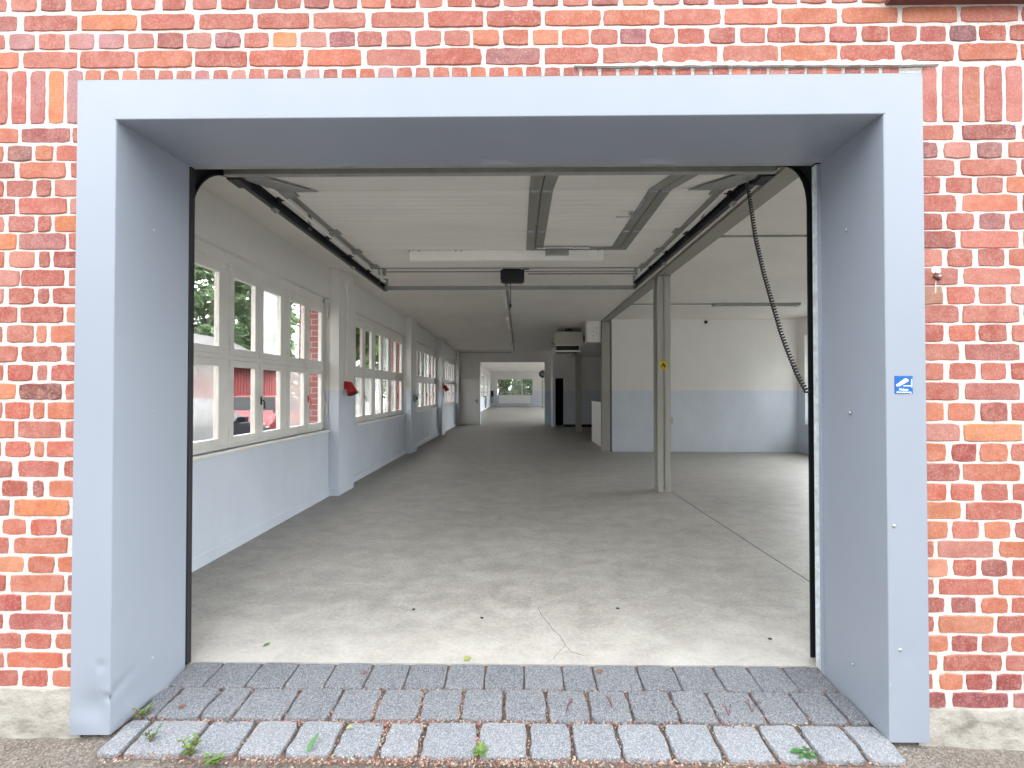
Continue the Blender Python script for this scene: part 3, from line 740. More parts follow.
# expansion joint beside the posts, and a crack, as narrow dark fillers in the slab
m = MB()
def ribbon(pts, w, z=.0012):
    for (x0, y0), (x1, y1) in zip(pts, pts[1:]):
        d = Vector((x1 - x0, y1 - y0)).normalized(); n_ = Vector((-d.y, d.x)) * w / 2
        m.face([(x0 - n_.x, y0 - n_.y, z), (x0 + n_.x, y0 + n_.y, z), (x1 + n_.x, y1 + n_.y, z), (x1 - n_.x, y1 - n_.y, z)])
ribbon([(2.33 - .008 * (y - 2.2) + R.uniform(-.004, .004), y) for y in [2.2 + .25 * i for i in range(16)]], .011)
def crack(pp, w):
    ribbon([(q.x, q.y) for q in [at(px, py, 'Z', 0) for px, py in pp]], w)
crack([(538, 608), (542, 616), (549, 624), (553, 630), (560, 636), (565, 645), (571, 652), (585, 656)], .0026)
crack([(565, 646), (556, 655), (553, 660)], .002)
tag(m.build('trim_4', M['stone']), 'dark expansion joint and hairline crack in the concrete floor', 'floor joint', kind=S)

# left window wall
WP = 3.82                                         # window pitch
W0, W1 = 2.76, 5.66                               # first recess
ZS, ZH = .965, 2.87
m = MB()
fm_in = {'x': 1}
nwin = 4
ends = []
for i in range(nwin):
    ends += [(W0 + WP * i, W1 + WP * i)]
far = [(28.2, 31.1), (32.02, 34.92)]
ends += far
ylast = 2.14
def wl(y0, y1, z0, z1):
    m.box(-2.905, XW, y0, y1, z0, z1, 0)
    m.box(XO, -2.905, y0, y1, z0, z1, 1)
for a_, b_ in ends:
    wl(ylast, a_, -.2, ZC + .1)
    wl(a_, b_, -.2, ZS); wl(a_, b_, ZH, ZC + .1); ylast = b_
wl(ylast, 45, -.2, ZC + .1)
for i in range(nwin - 1):
    y = W1 + WP * i
    m.box(XW - .01, -2.63, y, y + .5, 0, ZC + .02, 0)
m.box(XW - .01, -2.66, W1 + WP * 3, W1 + WP * 3 + .3, 0, ZC + .02, 0)
tag(m.build('wall_left', [M['wall'], M['masonry']]), 'long left wall with pilasters and a blue-grey painted dado under the windows', 'wall', kind=S)
m = MB(); ys = [2.2] + sum([[W1 + WP * i, W1 + WP * i + .5] for i in range(4)], []) 
for k in range(0, 8, 2): m.prism([(XW, ys[k], 0), (XW + .018, ys[k], 0), (XW + .018, ys[k], .10), (XW + .006, ys[k], .115), (XW, ys[k], .115)], (0, ys[k + 1] - ys[k], 0))
for i in range(3):
    y = W1 + WP * i; m.box(-2.63, -2.618, y, y + .5, 0, .11); m.box(XW, -2.63, y - .012, y, 0, .11)
tag(m.build('baseboard_left', M['wall']), 'low painted skirting along the foot of the left wall', 'skirting', kind=S)

PY = [2.80, 3.752, 4.706, 5.66]                   # casement pair boundaries of the first window
def make_window(name, label):
    root = empty(name, (-2.86, W0, ZS), label, 'window', kind=S)
    x0, x1 = -2.90, -2.845
    m = MB()
    m.box(x0, x1, W0, PY[0] + .03, ZS, ZH, 0, .004); m.box(x0, x1, PY[3] - .035, W1, ZS, ZH, 0, .004)
    for y in PY[1:3]: m.box(x0, x1 + .006, y - .037, y + .037, ZS, ZH, 0, .005)
    m.box(x0, x1, W0, W1, ZS, 1.005, 0, .004); m.box(x0, x1, W0, W1, 2.72, ZH, 0, .004)
    m.box(x0, x1 + .012, W0, W1, 2.765, 2.80, 0, .006); m.box(x0, x1 + .010, W0, W1, 1.832, 1.878, 0, .006)
    m.build('frame', M['whitewood'], root)
    m = MB(); m.box(-2.90, XW + .035, W0 - .01, W1 + .02, .935, ZS, 0, .008); m.build('sill_board', M['whitewood'], root)
    for p in range(3):
        a_, b_ = PY[p] + .036, PY[p + 1] - .036; mid = (a_ + b_) / 2
        for s_, (ya, yb) in enumerate(((a_, mid - .004), (mid + .004, b_))):
            for lv, (za, zb) in enumerate(((1.006, 1.831), (1.879, 2.719))):
                st = .062
                s1 = MB(); xa, xb = -2.888, -2.836
                s1.box(xa, xb, ya, ya + st, za, zb, 0, .005); s1.box(xa, xb, yb - st, yb, za, zb, 0, .005)
                s1.box(xa, xb, ya + st - .002, yb - st + .002, za, za + st + .008, 0, .005); s1.box(xa, xb, ya + st - .002, yb - st + .002, zb - st - .004, zb, 0, .005)
                for zz in ((za + .12, zb - .12) if s_ == 0 else ()):
                    s1.tube([(xb + .004, ya - .004, zz - .03), (xb + .004, ya - .004, zz + .03)], .006, 8)
                so = s1.build('sash', M['whitewood'], root)
                g = MB(); g.box(-2.866, -2.862, ya + st - .006, yb - st + .006, za + st, zb - st + .004)
                g.build('pane', M['pattern'] if (p == 0 and lv == 0) or (p == 2 and s_ == 0 and lv == 0) or (p == 1 and s_ == 1 and lv == 1) else M['glass'], so)
                if s_ == 1 and lv == 0:
                    hd = MB(); hz = 1.42; hd.box(xb, xb + .008, ya + .012, ya + .036, hz - .045, hz + .045, 0, .003)
                    hd.tube([(xb + .008, ya + .024, hz), (xb + .03, ya + .024, hz), (xb + .034, ya + .03, hz - .01), (xb + .034, ya + .04, hz - .085)], .007, 8)
                    hd.build('handle', M['red'] if p == 2 else M['blackmetal'], so)
    # fanlight opener gear: bracket at the top corner, rod and lever at the side
    m = MB(); ye = PY[3] - .02
    m.tube([(-2.835, ye, 2.74), (-2.79, ye, 2.72), (-2.80, ye + .005, 2.60)], .008, 8); m.tube([(-2.83, ye, 2.70), (-2.83, ye, 1.35)], .005, 8)
    m.tube([(-2.83, ye, 1.38), (-2.80, ye + .01, 1.33), (-2.80, ye + .01, 1.18)], .010, 8); m.box(-2.842, -2.815, ye - .014, ye + .014, 1.30, 1.38, 0, .004)
    m.build('opener_rod', M['white'], root)
    for y in PY[1:3]:
        m = MB(); m.box(-2.838, -2.80, y - .012, y + .012, 2.70, 2.76, 0, .004); m.tube([(-2.80, y, 2.73), (-2.80, y + .03, 2.62)], .006, 8)
        m.build('stay_bracket', M['white'], root)
    return root
wlab = ['nearest many-paned white window in the left wall, with patterned lower glass', 'second many-paned white window in the left wall, just past the first pilaster', 'third many-paned white window in the left wall, past the grey switch', 'farthest of the four white windows before the cross wall']
w1 = make_window('window_1', wlab[0])
nw = 1
for i in range(1, 4):
    c = copy_tree(w1); c.name = 'window_%d' % (i + 1); c.location.y += WP * i; c['label'] = wlab[i]; nw += 1
for k, (a_, b_) in enumerate(far):
    c = copy_tree(w1); c.name = 'window_%d' % (5 + k); c.location.y += a_ - W0; c['label'] = ['bright left window seen through the opening in the cross wall', 'left window next to the end wall of the far room'][k]

# ceiling
m = MB(); m.box(XO, 7.3, 2.14, 45, ZC, ZC + .2)
tag(m.build('ceiling', M['ceil']), 'flat off-white painted ceiling of the hall', 'ceiling', kind=S)

# cross wall with wide opening
m = MB()
OL, OR, OH = -1.747, 1.15, 2.81
m.box(XW, OL, YBK, YBK + .25, 0, ZC, 0); m.box(OR, 1.62, YBK, YBK + .25, 0, ZC, 0); m.box(OL, OR, YBK, YBK + .25, OH, ZC, 0)
wbk = MB(); 
tag(m.build('wall_back', M['wall'] if False else M['wall']), 'cross wall at the end of the first room with a wide opening', 'wall', kind=S)
# white door in the cross wall left of the opening
d1 = empty('door_1', (-2.25, YBK, 0), 'plain white door beside the opening in the cross wall', 'door', kind=S)
m = MB(); m.box(-2.60, -1.80, YBK - .035, YBK - .004, .01, 2.06, 0, .004); m.build('door_leaf', M['white'], d1)
m = MB(); m.box(-2.68, -2.60, YBK - .045, YBK, 0, 2.12, 0, .004); m.box(-1.80, -1.755, YBK - .045, YBK, 0, 2.12, 0, .004); m.box(-2.68, -1.755, YBK - .045, YBK, 2.06, 2.12, 0, .004); m.build('door_frame', M['whitewood'], d1)
m = MB(); m.box(-1.90, -1.865, YBK - .045, YBK - .035, .95, 1.15, 0, .003); m.tube([(-1.88, YBK - .045, 1.07), (-1.88, YBK - .085, 1.07), (-1.99, YBK - .09, 1.07)], .010, 8); m.build('door_handle', M['blackmetal'], d1)
# white panel above the door is part of the cross wall paint; cable line under the ceiling
m = MB(); m.tube([(XW + .02, YBK - .02, 3.235), (OL + 1.4, YBK - .02, 3.235)], .014, 8)
tag(m.build('cable_conduit', M['galv_dull']), 'thin grey conduit running along the top of the cross wall', 'conduit', 'ceiling and wall conduits')

# far room
m = MB()
YE = 37.7
WX0, WX1, WZ0, WZ1 = -2.15, 1.37, 1.05, 2.70
m.box(XW, WX0, YE, YE + .3, 0, ZC, 0); m.box(WX1, 7.2, YE, YE + .3, 0, ZC, 0); m.box(WX0, WX1, YE, YE + .3, 0, WZ0, 0); m.box(WX0, WX1, YE, YE + .3, WZ1, ZC, 0)
tag(m.build('wall_far', M['wall']), 'end wall of the far room around the picture window', 'wall', kind=S)
wn = empty('window_7', ((WX0 + WX1) / 2, YE, WZ0), 'wide window in the far end wall looking onto green trees', 'window', kind=S)
m = MB(); y0, y1 = YE + .05, YE + .12
for x in (WX0 + .03, .29, WX1 - .03): m.box(x - .04, x + .04, y0, y1, WZ0, WZ1)
m.box(WX0, WX1, y0, y1, WZ0, WZ0 + .07); m.box(WX0, WX1, y0, y1, WZ1 - .07, WZ1); m.build('frame', M['whitewood'], wn)
for xa, xb in ((WX0 + .07, .25), (.33, WX1 - .07)):
    m = MB(); m.box(xa, xb, YE + .08, YE + .086, WZ0 + .07, WZ1 - .07); m.build('pane', M['glass'], wn)
m = MB(); m.box(WX0 - .05, WX1 + .05, YE - .06, YE + .05, WZ0 - .04, WZ0); m.build('sill_board', M['whitewood'], wn)
# radiator under it
rd = empty('radiator', (-.5, YE - .12, .25), 'long white panel radiator under the far window', 'radiator')
m = MB(); m.box(-1.95, 1.05, YE - .15, YE - .07, .30, .98, 0, .01); m.build('panel', M['signwhite'], rd)
m = MB()
for i in range(58): m.box(-1.92 + i * .05, -1.90 + i * .05, YE - .158, YE - .15, .34, .94)
m.build('fin', M['white'], rd)
m = MB(); m.box(-1.97, 1.07, YE - .16, YE - .06, .975, 1.0, 0, .004); m.build('top_grille', M['white'], rd)
for x in (-1.7, .8):
    m = MB(); m.tube([(x, YE - .1, .30), (x, YE - .1, .0)], .015, 8); m.tube([(x, YE - .1, .0), (x, YE - .1, .01)], .03, 10); m.build('pipe_foot', M['white'], rd)
# right side wall of the far room with window openings added and enlarged to brighten it
m = MB(); XRF = 4.2
m.box(XRF, XRF + .3, YBK, 21, 0, ZC); 
for i in range(4):
    y = 21 + i * 4.1
    m.box(XRF, XRF + .3, y, y + 3.7, 0, .4); m.box(XRF, XRF + .3, y, y + 3.7, 3.1, ZC); m.box(XRF, XRF + .3, y + 3.7, y + 4.1, 0, ZC)
m.box(1.6, XRF + .3, YBK + .25, YBK + .4, 0, ZC)
tag(m.build('wall_far_right', M['wall']), 'right wall of the far room with openings added to let in light', 'wall', kind=S)
# post and round heater at the right of the far room
m = MB(); m.box(1.93, 2.07, 33.3, 33.44, 0, ZC); m.box(1.88, 2.12, 33.25, 33.49, 0, .02)
fp = m.build('support_post', M['postgrey']); tag(fp, 'slender grey post in the far room, seen at the right of the opening', 'post', 'grey support posts')
hf = empty('fan_heater', (1.98, 33.0, 2.62), 'dark round fan heater hanging beside the post in the far room', 'heater')
m = MB(); m.lathe((1.98, 33.0, 2.92), (0, -1, 0), [(.28, -.18), (.30, -.1), (.30, .02), (.26, .06), (.24, .06)], 24); m.build('housing', M['blackmetal'], hf)
m = MB()
for k in range(6): m.tube([(1.98, 32.92, 2.92), (1.98 + .24 * math.cos(k * PI / 3), 32.92, 2.92 + .24 * math.sin(k * PI / 3))], .012, 6)
m.build('grille', M['galv'], hf)
m = MB(); m.tube([(1.98, 33.05, 3.2), (1.98, 33.05, ZC)], .015, 8); m.build('hanger', M['galv'], hf)
# left side things in the far room
cb = empty('wall_cabinet', (-2.5, YE - .1, .3), 'dark grey switch cabinet on the far end wall left of the window', 'cabinet')
m = MB(); m.box(-2.72, -2.45, YE - .2, YE, .35, 1.55, 0, .01); m.build('body', M['postgrey'], cb)
m = MB(); m.box(-2.70, -2.47, YE - .215, YE - .2, .95, 1.5, 0, .006); m.build('door', M['blackmetal'], cb)
m = MB(); m.box(-2.48, -2.44, YE - .23, YE - .2, 1.1, 1.25, 0, .004); m.build('handle', M['black'], cb)
hr = empty('hose_reel', (-2.6, 27.6, 0), 'grey loop of hose hanging on the left wall beyond the cross wall', 'hose')
m = MB()
for k in range(3):
    m.tube([(-2.68 + .03 * k, 30.9 + .05 * k + .35 * math.cos(t * PI / 12), .62 + .45 * math.sin(t * PI / 12)) for t in range(25)], .02, 6)
m.build('hose', M['galv_dull'], hr)
m = MB(); m.box(XW, -2.58, 30.85, 30.95, 1.03, 1.1, 0, .005); m.build('hook', M['blackmetal'], hr)

# right bay
XB = 6.95; YBAY = 9.80
m = MB(); m.box(2.33, XB + .3, YBAY, YBAY + .24, 0, ZC)
tag(m.build('wall_bay_back', M['wall']), 'back wall of the right-hand bay with blue-grey dado', 'wall', kind=S)
m = MB()
rw = [(2.7, 5.5), (6.5, 9.56)]
m.box(XB, XB + .35, 2.14, 2.7, 0, ZC)
for i, (a_, b_) in enumerate(rw):
    m.box(XB, XB + .35, a_, b_, 0, .72); m.box(XB, XB + .35, a_, b_, 2.88, ZC)
m.box(XB, XB + .35, 5.5, 6.5, 0, ZC); m.box(XB, XB + .35, 9.56, YBAY + .3, 0, ZC)
tag(m.build('wall_right', M['wall']), 'right-hand end wall of the bay with window recesses', 'wall', kind=S)
for i, (a_, b_) in enumerate(rw):
    r_ = empty('window_%d' % (8 + i), (XB + .12, (a_ + b_) / 2, .72), ['window in the right wall of the bay nearest the facade', 'white window at the back corner of the right-hand bay'][i], 'window', kind=S)
    m = MB(); xa, xb = XB + .12, XB + .18
    for k in range(5): y = a_ + (b_ - a_) * k / 4; y = min(max(y, a_ + .035), b_ - .035); m.box(xa, xb, y - .035, y + .035, .72, 2.88, 0, .004)
    for z in (.755, 1.85, 2.845): m.box(xa, xb, a_, b_, z - .035, z + .035, 0, .004)
    m.build('frame', M['whitewood'], r_)
    m = MB(); m.box(XB + .15, XB + .154, a_, b_, .75, 2.85); m.build('pane', M['glass'], r_)
    m = MB(); m.box(XB - .03, XB + .12, a_ - .02, b_ + .02, .69, .72, 0, .005); m.build('sill_board', M['whitewood'], r_)

# steel beam
BX0, BX1, BZ = 2.10, 2.30, 3.285
m = MB(); m.box(BX0, BX1, 2.2, 16.5, BZ, BZ + .015, 0); m.box(BX0 + .085, BX1 - .085, 2.2, 16.5, BZ + .015, ZC + .01); m.box(BX0 + .002, BX0 + .012, 2.2, 16.5, BZ + .014, ZC)
m.box(BX1 - .012, BX1 - .002, 2.2, 16.5, BZ + .014, ZC)
tag(m.build('beam', M['beamgrey']), 'grey steel beam along the ceiling over the row of posts', 'beam', kind=S)

# cubicle behind: back partition with a dark doorway, lowered ceiling
YP = 16.45
m = MB()
m.box(1.42, 1.53, YP, YP + .12, 0, ZC); m.box(1.87, 4.6, YP, YP + .12, 0, ZC); m.box(1.53, 1.87, YP, YP + .12, 2.05, ZC)
m.box(1.42, 1.50, YP + .12, YBK, 0, ZC)
tag(m.build('wall_partition', M['wall']), 'partition wall with a narrow dark doorway right of the cross wall opening', 'wall', kind=S)
m = MB(); m.box(1.50, 4.6, YBK - .12, YBK - .005, 0, 2.4, 0); m.box(2.4, 2.5, YP + .12, YBK - .12, 0, 2.4); m.box(1.50, 4.6, YP + .12, YBK - .12, 2.3, 2.4)  # near-black boxes: the shade of the unlit closet put into their colour
tag(m.build('wall_closet', M['dark']), 'closet wall coloured black for the shade behind the narrow doorway', 'wall', kind=S)
m = MB(); m.box(1.87, 4.4, YP - .015, YP, 0, .11)
tag(m.build('baseboard_partition', M['black']), 'black skirting along the foot of the partition wall', 'skirting', kind=S)
m = MB(); m.box(4.4, 4.6, YBAY + .24, YP + .12, 0, ZC)
tag(m.build('wall_niche', M['wall']), 'side wall closing the niche behind the right-hand bay', 'wall', kind=S)
m = MB(); m.box(2.04, 4.4, 11.7, YP, 2.955, 3.02)
tag(m.build('ceiling_niche', M['ceil']), 'lowered ceiling panel over the niche behind the second post', 'ceiling', kind=S)
m = MB(); m.box(2.22, 2.30, 10.45, 11.95, 0, 1.19, 0, .004); m.box(2.20, 2.32, 10.43, 11.97, 1.19, 1.22, 0, .004)
tag(m.build('wall_low', M['white']), 'low white half wall standing behind the second grey post', 'half wall', kind=S)

# ================================================================== POSTS
def post(y, label):
    r_ = empty('support_post', (2.20, y, 0), label, 'post', 'grey support posts')
    t, w, d = .013, .10, .09
    m = MB(); m.box(2.2 - w, 2.2 + w, y - d, y - d + t, .0, BZ - .004, 0, .003); m.box(2.2 - w, 2.2 + w, y + d - t, y + d, 0, BZ - .004, 0, .003); m.box(2.2 - .006, 2.2 + .006, y - d, y + d, 0, BZ - .004)
    m.build('column', M['postgrey'], r_)
    m = MB(); m.box(2.2 - w - .012, 2.2 + w + .012, y - d - .012, y + d + .012, 0, .012, 0, .003); m.build('base_plate', M['postgrey'], r_)
    m = MB(); m.box(2.2 - w - .008, 2.2 + w + .008, y - d - .008, y + d + .008, BZ - .016, BZ - .002, 0, .002); m.build('head_plate', M['beamgrey'], r_)
    return r_
p1 = post(6.03, 'nearest grey steel post under the beam, carrying a small yellow warning sign')
m = MB(); m.box(2.301, 2.335, 5.95, 6.0, 1.02, 1.12, 0, .004); m.build('plug_socket', M['postgrey'], p1)
p2 = post(9.96, 'second grey steel post, at the left end of the bay back wall')
p3 = post(14.5, 'third grey steel post, under the lowered ceiling in front of the partition')
# yellow triangular warning sign on the first post
yp = 6.03 - .09
c = at(663.3, 365, 'Y', yp)
ws = empty('warning_sign', (c.x, yp - .001, c.z - .07), 'small yellow warning sign with black symbol on the nearest grey post', 'sign')
m = MB(); m.box(c.x - .06, c.x + .06, yp - .0025, yp - .0005, c.z - .065, c.z + .065); m.build('plate', M['yellow'], ws)
m = MB()
q = lambda u, v: (c.x + u, yp - .0025, c.z + v)
m.prism([q(-.044, -.035), q(-.028, -.035), q(-.002, .004), q(.012, -.035), q(.042, -.035), q(.016, .012), q(.0, .036), q(-.014, .014)], (0, -.0008, 0))
m.build('symbol', M['black'], ws)

# ================================================================== SECTIONAL DOOR (open, under the ceiling)
TXL, TXR = -1.945, 1.685                                     # track lines
ZTL, ZTR = 3.02, 3.055
gd = empty('garage_door', (-.1, 3.9, 2.9), 'white ribbed sectional door rolled open under the ceiling behind the doorway', 'garage door')
PXL, PXR, ZP = -1.90, 1.635, 3.13
SY = (2.50, 3.09, 3.88, 4.41, 5.05)
secs = [((SY[0], 2.955), (SY[1], ZP))] + [((SY[i], ZP), (SY[i + 1], ZP)) for i in (1, 2, 3)]
WK = (.08, .27, 1.03, 1.21)                                 # wicket door frame uprights
for i, ((ya, za), (yb, zb)) in enumerate(secs):
    d = Vector((0, yb - ya, zb - za)); n_ = Vector((0, -d.z, d.y)).normalized() * .042
    a0 = Vector((0, ya, za)) + d.normalized() * .003; a1 = Vector((0, yb, zb)) - d.normalized() * .003
    segs = [(PXL, WK[0]), (WK[1], WK[2]), (WK[3], PXR)] if i < 3 else [(PXL, PXR)]
    sec = MB()
    for xa, xb in segs:
        t = a1 if not (i == 2) else a1
        sec.prism([(xa, a0.y, a0.z), (xa, a1.y, a1.z), (xa, a1.y + n_.y, a1.z + n_.z), (xa, a0.y + n_.y, a0.z + n_.z)], (xb - xa, 0, 0))
    so = sec.build('door_section', M['doorpanel'], gd)
    # steel end caps down both edges
    e = MB(); dn = Vector((0, d.normalized().y, d.normalized().z)); off = -n_.normalized() * .003
    for xa, xb in ((PXL - .004, PXL + .06), (PXR - .06, PXR + .004)):
        p0, p1_ = a0 + off, a1 + off
        e.prism([(xa, p0.y, p0.z), (xa, p1_.y, p1_.z), (xa, p1_.y + n_.y, p1_.z + n_.z), (xa, p0.y + n_.y, p0.z + n_.z)], (xb - xa, 0, 0))
    e.build('end_cap', M['galv_dull'], so)
# wicket frame
for xa, xb in ((WK[0], WK[1]), (WK[2], WK[3])):
    m = MB()
    for i, ((ya, za), (yb, zb)) in enumerate(secs[:3]):
        d = Vector((0, yb - ya, zb - za)); n_ = Vector((0, -d.z, d.y)).normalized()
        for x0, x1 in ((xa, (xa + xb) / 2 - .004), ((xa + xb) / 2 + .004, xb)):
            p0, p1_ = Vector((0, ya, za)) - n_ * .008, Vector((0, yb, zb)) - n_ * .008
            m.prism([(x0, p0.y, p0.z), (x0, p1_.y, p1_.z), (x0, p1_.y + n_.y * .05, p1_.z + n_.z * .05), (x0, p0.y + n_.y * .05, p0.z + n_.z * .05)], (x1 - x0, 0, 0))
    m.build('wicket_frame', M['wicket'], gd)
m = MB(); m.box(WK[1], WK[3], 4.32, 4.41, ZP - .008, ZP + .04); m.build('wicket_head', M['wicket'], gd)
for xa, xb in ((WK[0], WK[1]), (WK[2], WK[3])):
    for (ya, za) in ((SY[1], ZP), (SY[2], ZP)):
        m = MB()
        for x in ((xa + xb) / 2 - .05, (xa + xb) / 2 + .05): m.box(x - .033, x + .033, ya - .012, ya + .012, za - .014, za - .007, 0, .002); m.tube([(x - .03, ya, za - .016), (x + .03, ya, za - .016)], .006, 8)
        m.build('hinge', M['galv'], gd)
m = MB(); m.box(.98, 1.02, 3.46, 3.49, ZP - .03, ZP - .002, 0, .004); m.tube([(1.0, 3.475, ZP - .03), (1.0, 3.475, ZP - .05), (.86, 3.46, ZP - .055)], .007, 8); m.box(1.03, 1.055, 3.2, 3.55, ZP - .014, ZP - .006, 0, .002)
m.build('wicket_handle', M['chrome'], gd)
m = MB(); m.box(.30, .56, 4.38, 4.417, ZP - .07, ZP - .008, 0, .005); m.build('door_closer', M['galv_dull'], gd)
m = MB(); m.box(.2, .78, 4.29, 4.315, ZP - .03, ZP - .012, 0, .003); m.build('closer_rail', M['chrome'], gd)
# white stiffening box across the top section, rubber seals at both ends
m = MB(); m.box(-1.25, .96, 4.42, 4.47, ZP - .115, ZP - .002, 0, .004); m.build('stiffener', M['white'], gd)
for x in (-1.25, -1.14, -.72, -.66, .9):
    m = MB(); m.box(x - .005, x + .005, 4.416, 4.422, ZP - .018, ZP - .002, 0, .002); m.build('fixing_clip', M['blackmetal'], gd)
m = MB(); m.box(PXL, PXR, 5.05, 5.07, ZP - .012, ZP + .045, 0, .004); m.build('top_seal', M['galv_dull'], gd)
m = MB(); m.box(PXL, PXR, 2.47, 2.505, 2.915, 2.98, 0, .008); m.build('bottom_seal', M['galv_dull'], gd)
# roller brackets on both edges
for sx, px_, tx, ZTK in ((-1, PXL, TXL, ZTL), (1, PXR, TXR, ZTR)):
    for k, y in enumerate((SY[1], SY[2], SY[3], 4.95)):
        rb = MB(); w = .05 if k else .07
        rb.prism([(px_ - sx * .05, y - w, ZP - .010), (px_ - sx * .05, y + w, ZP - .010), (tx - sx * .035, y + w * .7, ZTK + .062), (tx - sx * .035, y - w * .7, ZTK + .062)], (0, 0, -.006))
        rb.box(min(px_, px_ - sx * .10), max(px_, px_ - sx * .10), y - w, y + w, ZP - .014, ZP - .004)
        ro = rb.build('roller_bracket', M['galv_dull'], gd)
        ro2 = MB(); ro2.lathe((tx - sx * .030, y, ZTK + .035), (sx, 0, 0), [(.005, -.03), (.005, 0), (.024, 0), (.024, .02), (.008, .02)], 14); ro2.build('roller', M['black'], ro)
# small corner plates on the bottom section
for sx, px_ in ((-1, PXL), (1, PXR)):
    m = MB(); d = Vector((0, .61, .185)).normalized(); c0 = Vector((0, 2.58, 2.955 + .08 * .28 - .012))
    m.prism([(px_ - sx * .00, c0.y, c0.z), (px_ - sx * .18, c0.y + .02, c0.z + .006), (px_ - sx * .30, c0.y + .50, c0.z + .152), (px_, c0.y + .50, c0.z + .152)], (0, 0, -.004)); m.build('corner_plate', M['galv_dull'], gd)
    m = MB()
    for k in range(3): m.lathe((px_ + sx * .01, 2.57 + k * .03, 2.945 + k * .012), (sx, 0, 0), [(.016, -.03), (.016, .03)], 10)
    m.box(min(px_ - sx * .06, px_ + sx * .02), max(px_ - sx * .06, px_ + sx * .02), 2.52, 2.64, 2.915, 2.95, 0, .006); m.build('cable_anchor', M['blackmetal'], gd)

# --- tracks
def track(sx, X, ZTK, label):
    r_ = empty('door_track', (X, 2.2, 0), label, 'door track', 'tracks of the sectional door')
    s = sx                                      # outward direction of the room side
    # dark vertical guide with rubber, running into the bend and the ceiling run
    rad = .46; yv = 2.235; z0 = ZTK - rad
    arc = [(X, yv + rad * (1 - math.cos(t * PI / 24)), z0 + rad * math.sin(t * PI / 24)) for t in range(13)]
    run = arc + [(X - (.007 * (y - 2.7) if s > 0 else 0), y, ZTK) for y in (3.2, 4.2, 5.0, 5.66)]
    prof = [(-.026, -.042), (.012, -.042), (.012, -.034), (-.018, -.034), (-.018, .034), (.012, .034), (.012, .042), (-.026, .042)]
    prof = [(u * -s, v) for u, v in prof]
    # flip so that the C opens towards the door
    m = MB(); m.sweep([(X, yv, .0), (X, yv, 1.2)] + arc[:1], [(u * 1, v) for u, v in prof], (1, 0, 0)); m.build('vertical_rail', M['blackmetal'], r_)
    m = MB(); m.sweep(run, prof, (1, 0, 0)); m.build('ceiling_rail', M['blackmetal'], r_)
    for y in (3.05, 4.5):
        m = MB(); m.box(X - .02, X + .02, y, y + .05, ZTK - .062, ZTK - .041, 0, .004); m.lathe((X, y + .025, ZTK - .061), (0, 0, -1), [(.012, 0), (.012, .012)], 6)
        m.build('rail_clip', M['galv_dull'], r_)
    # white strip added for the lit side edge of the door panels; hangers
    m = MB(); m.box(X - s * .050 - .010, X - s * .050 + .010, 2.9, 5.5, ZTK + .046, ZTK + .060); m.build('lit_edge_strip', M['white'], r_)
    for y in (3.6, 5.42):
        m = MB(); m.box(X + s * .02 - .006, X + s * .02 + .006, y, y + .045, ZTK + .02, ZC - .002); m.box(X + s * .02 - .03, X + s * .02 + .03, y, y + .045, ZC - .008, ZC - .001)
        m.build('hanger', M['galv'], r_)
    m = MB(); m.box(X - .03, X + .03, 5.64, 5.67, ZTK - .04, ZTK + .14, 0, .003); m.build('end_bracket', M['galv_dull'], r_)
    # black plate filling the corner outside the bend, black seal down the jamb
    m = MB()
    ring = [(X + s * .012, yv + (rad + .03) * (1 - math.cos(t * PI / 24)) - .03, z0 + (rad + .03) * math.sin(t * PI / 24)) for t in range(13)]
    m.prism(ring + [(X + s * .012, 2.72, 3.12), (X + s * .012, 2.165, 3.12), (X + s * .012, 2.165, z0)], (s * .006, 0, 0)); m.build('corner_plate', M['black'], r_)
    return r_
tl = track(-1, TXL, ZTL, 'left track of the sectional door, curving from the left jamb to the ceiling')
tr = track(1, TXR, ZTR, 'right track of the sectional door, curving from the right jamb to the ceiling')
m = MB(); m.box(XIL - .045, XIL + .010, 2.170, 2.20, .0, 2.80, 0, .003); m.build('edge_seal', M['black'], tl)
m = MB(); m.box(1.652, 1.672, 2.180, 2.20, .0, 2.80, 0, .003); m.build('edge_seal', M['black'], tr)
m = MB(); m.box(1.648, 1.70, 2.168, 2.174, -.0, 2.785, 0, .001); m.box(1.648, 1.651, 2.172, 2.2, 0, 2.785); m.build('angle_strip', M['zinc'], tr)
# inner lintel strip above the doorway (dark seal behind the cladding)
m = MB(); m.box(XIL, XIR, 2.17, 2.20, 2.795, 2.83, 0, .004)
tag(m.build('lintel_seal', M['galv_dull']), 'dull grey seal strip along the inner edge of the door head', 'seal')

# tie bar, spring shaft
tb = MB(); tb.box(TXL - .02, TXR + .02, 5.672, 5.70, 3.005, 3.06, 0, .004)
tag(tb.build('tie_bar', M['galv_dull']), 'grey cross bar joining the rear ends of the two door tracks', 'bar')
sh = empty('spring_shaft', (-.1, 5.42, 3.16), 'thin steel shaft across the ceiling behind the open sectional door', 'shaft')
m = MB(); m.tube([(TXL + .03, 5.42, 3.19), (TXR - .06, 5.42, 3.19)], .009, 10); m.build('shaft', M['galv_dull'], sh)
m = MB(); m.tube([(.12, 5.42, 3.155), (TXR - .06, 5.42, 3.155)], .010, 10); m.build('side_rod', M['galv_dull'], sh)
for x in (TXL + .06, -.2, TXR - .06):
    m = MB(); m.box(x - .02, x + .02, 5.40, 5.44, 3.14, ZC - .001, 0, .003); m.build('bearing_plate', M['galv_dull'], sh)
